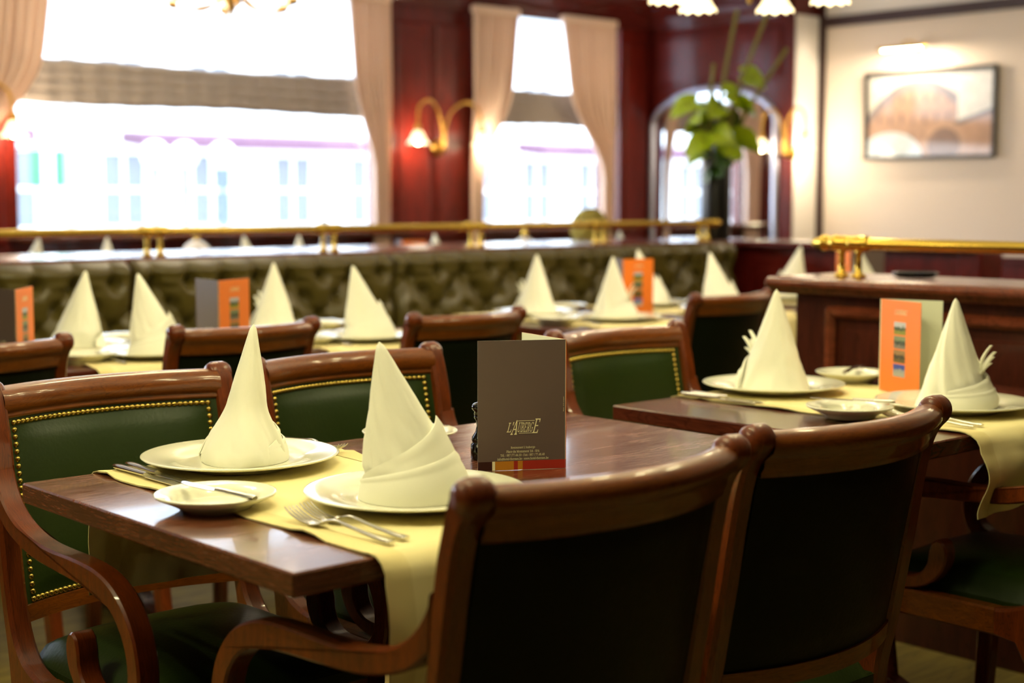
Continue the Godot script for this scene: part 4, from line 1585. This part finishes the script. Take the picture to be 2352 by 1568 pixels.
	var knives := [
		[1.098, -2.172, PI, 0.0, RY, "steel knife outermost beside the plain napkin plate"],
		[1.122, -2.176, PI - 0.02, 0.0, RY, "steel knife closest to the plain napkin plate"],
		[2.452, -2.160, PI, 0.0, RY, "steel knife outermost at the far side of the partition table"],
		[2.478, -2.155, PI - 0.02, 0.0, RY, "steel knife next to the far plate of the partition table"],
		[1.072, -1.715, 0.13, 0.0, TY + 0.024, "steel butter knife resting on the bread plate of the nearest table"],
		[1.515, -2.03, -1.5, 0.0, TY + 0.024, "steel butter knife resting on the bread plate behind the cuffed napkin"],
		[2.52, -1.66, 0.55, 0.0, RY + 0.026, "steel butter knife across the bread plate at the near edge of the partition table"],
		[2.87, -2.03, -1.2, 0.0, RY + 0.025, "steel butter knife across the bread plate by the partition"],
		[4.02, -3.57, 0.0, 0.0, RY, "steel knife at the chair side of the long banquette table"],
		[2.175, -3.57, 0.0, 0.0, RY, "steel knife at the chair side of the window-end banquette table"]]
	for p in knives:
		var k := place(knife0, fk, p[5], Vector3(p[0], p[4], p[1]), p[2])
		if p[4] > TY + 0.01:
			k.scale = Vector3(0.85, 0.85, 0.80)
			k.rotation.x = 0.02
	# pepper mill behind the card
	var pm := thing("pepper_mill", "glossy black turned pepper mill peeping out behind the brown card", "pepper mill", Vector3(1.612, TY, -1.862))
	var st := S()
	lathe(st, [[0.0, 0.0], [0.0205, 0.0], [0.0215, 0.003], [0.0215, 0.026], [0.019, 0.028], [0.019, 0.031], [0.0205, 0.034], [0.0195, 0.038], [0.014, 0.046], [0.0115, 0.056], [0.0125, 0.066], [0.016, 0.071], [0.016, 0.074], [0.0, 0.075]], 28)
	put("body", done(st), M.black, pm)
	st = S()
	lathe(st, [[0.0, 0.0745], [0.015, 0.0745], [0.0165, 0.078], [0.0155, 0.081], [0.020, 0.086], [0.0205, 0.090], [0.0165, 0.095], [0.008, 0.098], [0.006, 0.101], [0.0, 0.103]], 28)
	put("head", done(st), M.black, pm)

# ------------------------------------------------------------------ standing cards
func text_mesh(text: String, font_names: Array, w: float, h: float, shear := 0.0, bold := false) -> ArrayMesh:
	var f := SystemFont.new()
	f.font_names = PackedStringArray(font_names)
	if bold:
		f.font_weight = 700
	var tm := TextMesh.new()
	tm.text = text
	tm.font = f
	tm.font_size = 64
	tm.pixel_size = 0.01
	tm.depth = 0.02
	var arr := tm.surface_get_arrays(0)
	var v: PackedVector3Array = arr[Mesh.ARRAY_VERTEX]
	var lo := Vector3(1e9, 1e9, 1e9)
	var hi := -lo
	for p in v:
		lo = lo.min(p); hi = hi.max(p)
	var kx := w / maxf(hi.x - lo.x, 0.001)
	var ky := h / maxf(hi.y - lo.y, 0.001)
	for i in v.size():
		var p := v[i]
		var y := (p.y - lo.y) * ky
		v[i] = Vector3((p.x - (lo.x + hi.x) / 2) * kx + y * shear, y, (p.z - lo.z) * 0.008)
	arr[Mesh.ARRAY_VERTEX] = v
	var nv: PackedVector3Array = arr[Mesh.ARRAY_NORMAL]
	for i in nv.size():
		nv[i] = Vector3(0, 0, 1)
	arr[Mesh.ARRAY_NORMAL] = nv
	var m := ArrayMesh.new()
	var a2 := []
	a2.resize(Mesh.ARRAY_MAX)
	a2[Mesh.ARRAY_VERTEX] = v
	a2[Mesh.ARRAY_NORMAL] = nv
	if arr[Mesh.ARRAY_INDEX] != null:
		a2[Mesh.ARRAY_INDEX] = arr[Mesh.ARRAY_INDEX]
	m.add_surface_from_arrays(Mesh.PRIMITIVE_TRIANGLES, a2)
	return m

var small_photos: Array = []

func photo_tex(k: int) -> Texture2D:
	var im := Image.create(32, 40, false, Image.FORMAT_RGB8)
	var n := FastNoiseLite.new(); n.seed = 30 + k; n.frequency = 0.12; n.fractal_octaves = 3
	var sky := [Color(0.72, 0.72, 0.76), Color(0.45, 0.50, 0.36), Color(0.55, 0.42, 0.22), Color(0.18, 0.26, 0.62)][k] as Color
	var mid := [Color(0.20, 0.26, 0.14), Color(0.16, 0.20, 0.10), Color(0.20, 0.17, 0.08), Color(0.55, 0.58, 0.62)][k] as Color
	var low := [Color(0.50, 0.50, 0.08), Color(0.45, 0.42, 0.36), Color(0.36, 0.30, 0.08), Color(0.62, 0.62, 0.60)][k] as Color
	for y in 40:
		for x in 32:
			var t := y / 40.0 + 0.22 * n.get_noise_2d(x, y)
			var c := sky if t < 0.38 else mid if t < 0.66 else low
			im.set_pixel(x, y, c.lightened(0.1 * n.get_noise_2d(x * 2, y * 2) + 0.05))
	return ImageTexture.create_from_image(im)

# one leaf of a card: an upright panel from the spine to the given end; u runs from the side that is left when seen from outside
func leaf(card: Node3D, spine: Vector2, end: Vector2, other: Vector2, h: float, kind: String, y0: float) -> void:
	var d := (end - spine)
	var nrm := Vector2(-d.y, d.x).normalized()
	if nrm.dot(other - spine) > 0:
		nrm = -nrm                        # outwards, away from the other leaf
	var out3 := Vector3(nrm.x, 0, nrm.y)
	var xdir := Vector3.UP.cross(out3)    # rightwards seen from outside
	var w := d.length()
	var a := Vector3(spine.x, y0, spine.y)
	var b := Vector3(end.x, y0, end.y)
	var left := a if (b - a).dot(xdir) > 0 else b
	var xf := Transform3D(Basis(xdir, Vector3.UP, out3), left - card.position)
	var st := S()
	box(st, Vector3(w / 2, h / 2, -0.0005), Vector3(w, h, 0.0010), 0.0, xf)
	var cov := put("cover", done(st), M.menu_brown if kind == "back" else M.menu_orange, card)
	st = S()
	box(st, Vector3(w / 2, h / 2, -0.0013), Vector3(w, h, 0.0004), 0.0, xf)
	var page := put("page", done(st), M.menu_page if kind != "back" else M.menu_page, card)
	var em := 0.0002
	if kind == "back":
		# coloured stripes along the foot
		var x := 0.0
		for q in [[0.160, M.menu_maroon], [0.032, M.menu_cream], [0.212, M.menu_amber], [0.046, M.menu_red], [0.055, M.menu_amber], [0.495, M.menu_red]]:
			st = S()
			box(st, Vector3((x + q[0] / 2) * w, 0.0345 * h, em), Vector3(q[0] * w, 0.069 * h, 0.0003), 0.0, xf)
			put("stripe", done(st), q[1], cov)
			x += q[0]
		var serif := ["Droid Serif", "DroidSerif", "serif"]
		var lg := [["L", 0.345, 0.293, 0.046, 0.074], ["'", 0.395, 0.345, 0.012, 0.026], ["A", 0.400, 0.273, 0.072, 0.112], ["UBERG", 0.524, 0.293, 0.172, 0.074], ["E", 0.640, 0.281, 0.062, 0.112]]
		for q in lg:
			var t := put("logo_letter" if q[0].length() == 1 else "logo_letters", text_mesh(q[0], serif, q[3] * w, q[4] * h, 0.26), M.menu_cream, cov)
			t.transform = xf * Transform3D(Basis(), Vector3(q[1] * w, q[2] * h, em))
		for q in [[0.545, 0.283, 0.17], [0.545, 0.379, 0.19]]:
			st = S()
			box(st, Vector3(q[0] * w, q[1] * h, em), Vector3(q[2] * w, 0.0035 * h, 0.0003), 0.0, xf)
			put("logo_line", done(st), M.menu_cream, cov)
		var ls := [["Restaurant L'Auberge", 0.508, 0.1655, 0.275, 0.022], ["Place du Monument 3/4 - SPA", 0.508, 0.136, 0.375, 0.022], ["T\u00e9l. : 087 /77.44.10 - Fax : 087 / 77.48.40", 0.504, 0.108, 0.50, 0.022], ["info@hotel-thermes.be - www.hotel-thermes.be", 0.508, 0.0785, 0.58, 0.023]]
		for q in ls:
			var t := put("text_line", text_mesh(q[0], serif, q[3] * w, q[4] * h), M.menu_cream, cov)
			t.transform = xf * Transform3D(Basis(), Vector3(q[1] * w, (q[2] - 0.005) * h, em))
		var cr := put("text_line", text_mesh("Photo : \u00a9 R. Lorquet", serif, 0.115 * h, 0.013 * w), M.menu_cream, cov)
		cr.transform = xf * Transform3D(Basis(Vector3(0, 1, 0), Vector3(-1, 0, 0), Vector3(0, 0, 1)), Vector3(0.977 * w, 0.50 * h, em))
	else:
		var serif := ["Droid Serif", "DroidSerif", "serif"]
		var t := put("logo_letters", text_mesh("L'AUBERGE", serif, 0.30 * w, 0.05 * h, 0.26), M.menu_cream, cov)
		t.transform = xf * Transform3D(Basis(), Vector3(0.51 * w, 0.85 * h, em))
		for k in 4:
			st = S()
			var yc := (0.70 - k * 0.152) * h
			var hw := 0.145 * w
			var hh := 0.068 * h
			var q := [[Vector3(0.50 * w - hw, yc + hh, em), Vector2(0, 0)], [Vector3(0.50 * w + hw, yc + hh, em), Vector2(1, 0)], [Vector3(0.50 * w + hw, yc - hh, em), Vector2(1, 1)], [Vector3(0.50 * w - hw, yc + hh, em), Vector2(0, 0)], [Vector3(0.50 * w + hw, yc - hh, em), Vector2(1, 1)], [Vector3(0.50 * w - hw, yc - hh, em), Vector2(0, 1)]]
			for v in q:
				vtx(st, xf * v[0], v[1])
			put("small_photo", done(st), small_photos[k], cov)
	# printed lines on the inside
	for q in ([[0.30, 0.86, 0.25], [0.24, 0.77, 0.14], [0.36, 0.685, 0.40], [0.22, 0.655, 0.18], [0.36, 0.565, 0.40], [0.38, 0.49, 0.46]] if kind == "back" else [[0.5, 0.8, 0.5], [0.5, 0.7, 0.4], [0.5, 0.6, 0.5]]):
		st = S()
		box(st, Vector3((1.0 - q[0]) * w, q[1] * h, -0.00155), Vector3(q[2] * w, 0.012 * h, 0.0002), 0.0, xf)
		put("printed_line", done(st), M.ink, page)

func card(label: String, spine: Vector2, back_end: Vector2, front_end: Vector2, h := 0.210, y0 := TY + 0.0005) -> void:
	var c := thing("menu_card", label, "menu", Vector3(spine.x, y0, spine.y))
	leaf(c, spine, back_end, front_end, h, "back", y0)
	leaf(c, spine, front_end, back_end, h, "front", y0)

func _menus() -> void:
	for k in 4:
		var m := mk(Color.WHITE, 0.4)
		m.albedo_texture = photo_tex(k)
		small_photos.append(m)
	card("brown menu card standing on the nearest table, its lettered back turned to the camera", Vector2(1.6565, -1.7085), Vector2(1.5305, -1.7815), Vector2(1.690, -1.85))
	card("orange and cream menu card leaning open in front of the dark partition panel", Vector2(2.866, -1.932), Vector2(2.905, -1.796), Vector2(2.816, -1.795), 0.207, TY + 0.004)
	card("brown and orange menu card standing open between two napkins before the tufted leather", Vector2(2.072, -3.48), Vector2(2.088, -3.628), Vector2(2.207, -3.543), 0.214, TY + 0.004)
	card("brown and orange menu card cut by the picture edge on the window-end table", Vector2(1.525, -3.52), Vector2(1.49, -3.67), Vector2(1.617, -3.625), 0.214, TY + 0.0005)
	card("red-brown and orange menu card behind a napkin on the long banquette table", Vector2(3.95, -3.777), Vector2(4.035, -3.90), Vector2(4.091, -3.755), 0.212, TY + 0.004)
	card("orange menu card showing behind the brass posts over the partition ledge", Vector2(5.40, -3.80), Vector2(5.51, -3.70), Vector2(5.48, -3.93), 0.212, TY + 0.004)

# ------------------------------------------------------------------ vase
func leaf_mesh(size: float, droop: float, seed: int) -> ArrayMesh:
	# heart-shaped leaf, stalk at the origin, tip along +x, face up
	var st := S()
	var rows := []
	for i in 11:
		var t := i / 10.0
		var w := size * 0.55 * pow(sin(PI * clampf(t * 0.86 + 0.12, 0.0, 1.0)), 0.8) * (1.0 - 0.25 * t)
		if i == 10:
			w = 0.0015
		var r := PackedVector3Array()
		for j in 9:
			var s := j / 4.0 - 1.0
			var y := -droop * t * t * size + 0.12 * size * absf(s) * sin(PI * t) - 0.02 * size * sin(s * 5.0 + seed)
			var back := -0.16 * size * absf(s) * (1.0 - t) if t < 0.4 else 0.0
			r.append(Vector3(t * size + back, y, s * w))
		rows.append(r)
	sheet(st, rows, Vector3(0, 0.0012, 0))
	return done(st)

func _vase() -> void:
	var v := thing("vase", "tall black cylinder vase at the end of the brass-railed shelf", "vase", Vector3(6.155, 0.966, -5.20))
	var st := S()
	lathe(st, [[0.0, 0.0], [0.074, 0.0], [0.078, 0.006], [0.078, 0.45], [0.080, 0.465], [0.076, 0.468], [0.072, 0.455], [0.070, 0.30], [0.0, 0.29]], 40)
	put("body", done(st), M.vase, v)
	st = S()
	lathe(st, [[0.0786, 0.02], [0.0792, 0.024], [0.0792, 0.44], [0.0786, 0.444]], 40)
	put("glaze_band", done(st), M.vase, v)
	var p := thing("anthurium_bouquet", "bunch of lime green heart-shaped leaves and long bare stems in the black vase", "plant", Vector3(6.155, 1.40, -5.20))
	# directions: r = towards the partition side seen across the picture, f = away from the camera
	var r := Vector3(0.743, 0, 0.669)
	var f := Vector3(0.669, 0, -0.743)
	var spec := [
		[0.195, 0.445, 0.02, 0.15, 0.30, 0], [-0.17, 0.30, -0.02, 0.15, 2.8, 0], [-0.13, 0.25, -0.06, 0.14, 2.2, 0], [0.02, 0.33, 0.03, 0.15, 1.2, 0], [0.10, 0.34, -0.05, 0.16, -0.2, 0], [0.17, 0.29, 0.0, 0.15, 0.5, 0], [-0.06, 0.31, 0.06, 0.14, 1.9, 0],
		[-0.09, 0.10, -0.07, 0.15, 2.6, 0], [-0.02, 0.14, -0.09, 0.14, 1.5, 0], [0.14, 0.12, -0.04, 0.16, -0.3, 0], [0.05, 0.07, -0.08, 0.14, 0.6, 0], [-0.10, 0.04, -0.03, 0.13, 3.0, 0], [0.11, 0.05, 0.05, 0.13, -0.9, 0],
		[-0.03, 0.20, 0.02, 0.15, 2.1, 1], [-0.04, -0.02, -0.085, 0.17, 2.0, 1], [0.03, 0.03, -0.085, 0.16, 1.3, 1], [-0.06, -0.06, -0.075, 0.14, 2.4, 1], [0.06, 0.22, 0.07, 0.14, -1.2, 1], [-0.12, 0.19, 0.03, 0.13, 3.3, 0], [0.01, 0.28, -0.06, 0.13, 1.7, 0]]
	var k := 0
	for q in spec:
		var at: Vector3 = r * q[0] + Vector3.UP * q[1] + f * q[2]
		var stp := S()
		tube(stp, catmull([Vector3(q[0] * 0.2 * r.x, -0.05, q[0] * 0.2 * r.z), r * (q[0] * 0.5) + Vector3.UP * (q[1] * 0.55) + f * (q[2] * 0.5), at], 5), 0.004, 6)
		put("stalk", done(stp), M.stem, p)
		var mi := put("leaf", leaf_mesh(q[3], 0.45, k), M.leaf if q[5] == 0 else M.leaf_dark, p)
		var dirv := (r * cos(q[4]) - f * sin(q[4]) * 0.8)
		var yaw := atan2(-dirv.z, dirv.x)
		mi.transform = Transform3D(Basis(Vector3.UP, yaw) * Basis(Vector3(1, 0, 0), 0.9 if k % 2 == 0 else -0.7) * Basis(Vector3(0, 0, 1), -0.35), at - dirv * q[3] * 0.4)
		k += 1
	for q in [[Vector3(0.0, 0.0, 0), 0.005, 0.10, 0.78], [Vector3(0.02, 0, 0), 0.03, 0.29, 0.84], [Vector3(0.04, 0, 0), 0.10, 0.37, 0.58], [Vector3(-0.02, 0, 0), 0.0, -0.02, 0.50]]:
		var stp := S()
		var b0: Vector3 = r * q[0].x
		var e0: Vector3 = r * q[2] + Vector3.UP * q[3]
		tube(stp, catmull([b0 - Vector3.UP * 0.05, b0.lerp(e0, 0.45) - r * 0.02, e0], 6), 0.0105, 8)
		put("bare_stem", done(stp), M.stem, p)

# ------------------------------------------------------------------ tables by the windows, seen over the shelf
func _window_tables() -> void:
	table("dark table below the wide window, showing as glints over the brass rail", 2.9, 4.62, -7.05, -6.15, M.table_dark)
	table("dark table below the lamp pier, showing over the brass rail", 4.78, 6.5, -6.75, -5.85, M.table_dark)
	var src: Node3D = get_node("napkin")
	for q in [[3.02, -6.80, "small white napkin cone over the brass rail, nearest the picture edge"], [3.38, -6.72, "small white napkin cone over the brass rail below the wide window, near the first posts"], [4.06, -6.48, "small white napkin cone over the brass rail, before the sunlit red panel"], [4.28, -6.40, "small white napkin cone over the brass rail, between the carafe and the sunlit panel"], [5.10, -6.25, "small white napkin cone over the brass rail below the lamp pier"], [6.33, -6.05, "white napkin cone over the brass rail before the panelled corner"]]:
		dup(src, q[2], Vector3(q[0], TY + 0.012, q[1]), rng.randf() * 6.0).scale = Vector3.ONE * 1.08
	for q in [[3.82, -6.62, "small white domed table lamp with gold finial below the wide window"], [5.48, -5.98, "small white domed table lamp with gold finial below the narrow window"]]:
		var l := thing("table_lamp", q[2], "lamp", Vector3(q[0], TY, q[1]))
		var st := S()
		lathe(st, [[0.0, 0.0], [0.05, 0.0], [0.05, 0.012], [0.012, 0.03], [0.012, 0.12], [0.0, 0.13]], 20)
		put("base", done(st), M.brass_dull, l)
		st = S()
		lathe(st, [[0.085, 0.10], [0.088, 0.105], [0.08, 0.16], [0.06, 0.20], [0.03, 0.225], [0.0, 0.235]], 24)
		put("lamp_shade", done(st), M.white_wall, l)
		st = S()
		lathe(st, [[0.0, 0.23], [0.012, 0.235], [0.018, 0.25], [0.010, 0.265], [0.006, 0.29], [0.0, 0.325]], 16)
		put("finial", done(st), M.brass, l)
	var ca := thing("carafe", "clear glass carafe with a stopper over the brass rail below the wide window", "carafe", Vector3(4.42, TY, -6.36))
	var st := S()
	lathe(st, [[0.0, 0.0], [0.06, 0.0], [0.075, 0.03], [0.075, 0.11], [0.05, 0.17], [0.02, 0.21], [0.016, 0.27], [0.022, 0.28], [0.0, 0.28]], 24)
	var gl := mk(Color(0.75, 0.82, 0.95, 0.25), 0.05)
	gl.transparency = BaseMaterial3D.TRANSPARENCY_ALPHA
	put("glass", done(st), gl, ca)
	st = S()
	ball(st, Vector3(0, 0.305, 0), 0.024)
	put("stopper", done(st), M.green_glass, ca)
	card("orange menu card standing below the lamp pier, over the brass rail", Vector2(4.90, -6.33), Vector2(4.96, -6.46), Vector2(5.01, -6.26), 0.212, TY + 0.004)
	# round yellow-green bouquet beyond the rail
	var bq := thing("bouquet", "round yellow-green bouquet beyond the brass rail by the narrow window curtain", "bouquet", Vector3(6.02, TY, -6.02))
	st = S()
	lathe(st, [[0.0, 0.0], [0.045, 0.0], [0.055, 0.10], [0.06, 0.16], [0.0, 0.16]], 20)
	put("pot", done(st), M.white_wall, bq)
	var yg := mk(Color(0.62, 0.56, 0.24), 0.8)
	var bl := S()
	ball(bl, Vector3.ZERO, 0.03, 0.9)
	var bm := done(bl)
	for k in 60:
		var y := 1.0 - 1.6 * (k + 0.5) / 60.0
		var rr := sqrt(maxf(0.0, 1.0 - y * y))
		var a := k * 2.39996
		var mi := put("blossom", bm, yg, bq)
		mi.position = Vector3(cos(a) * rr * 0.085, 0.27 + y * 0.095, sin(a) * rr * 0.085)
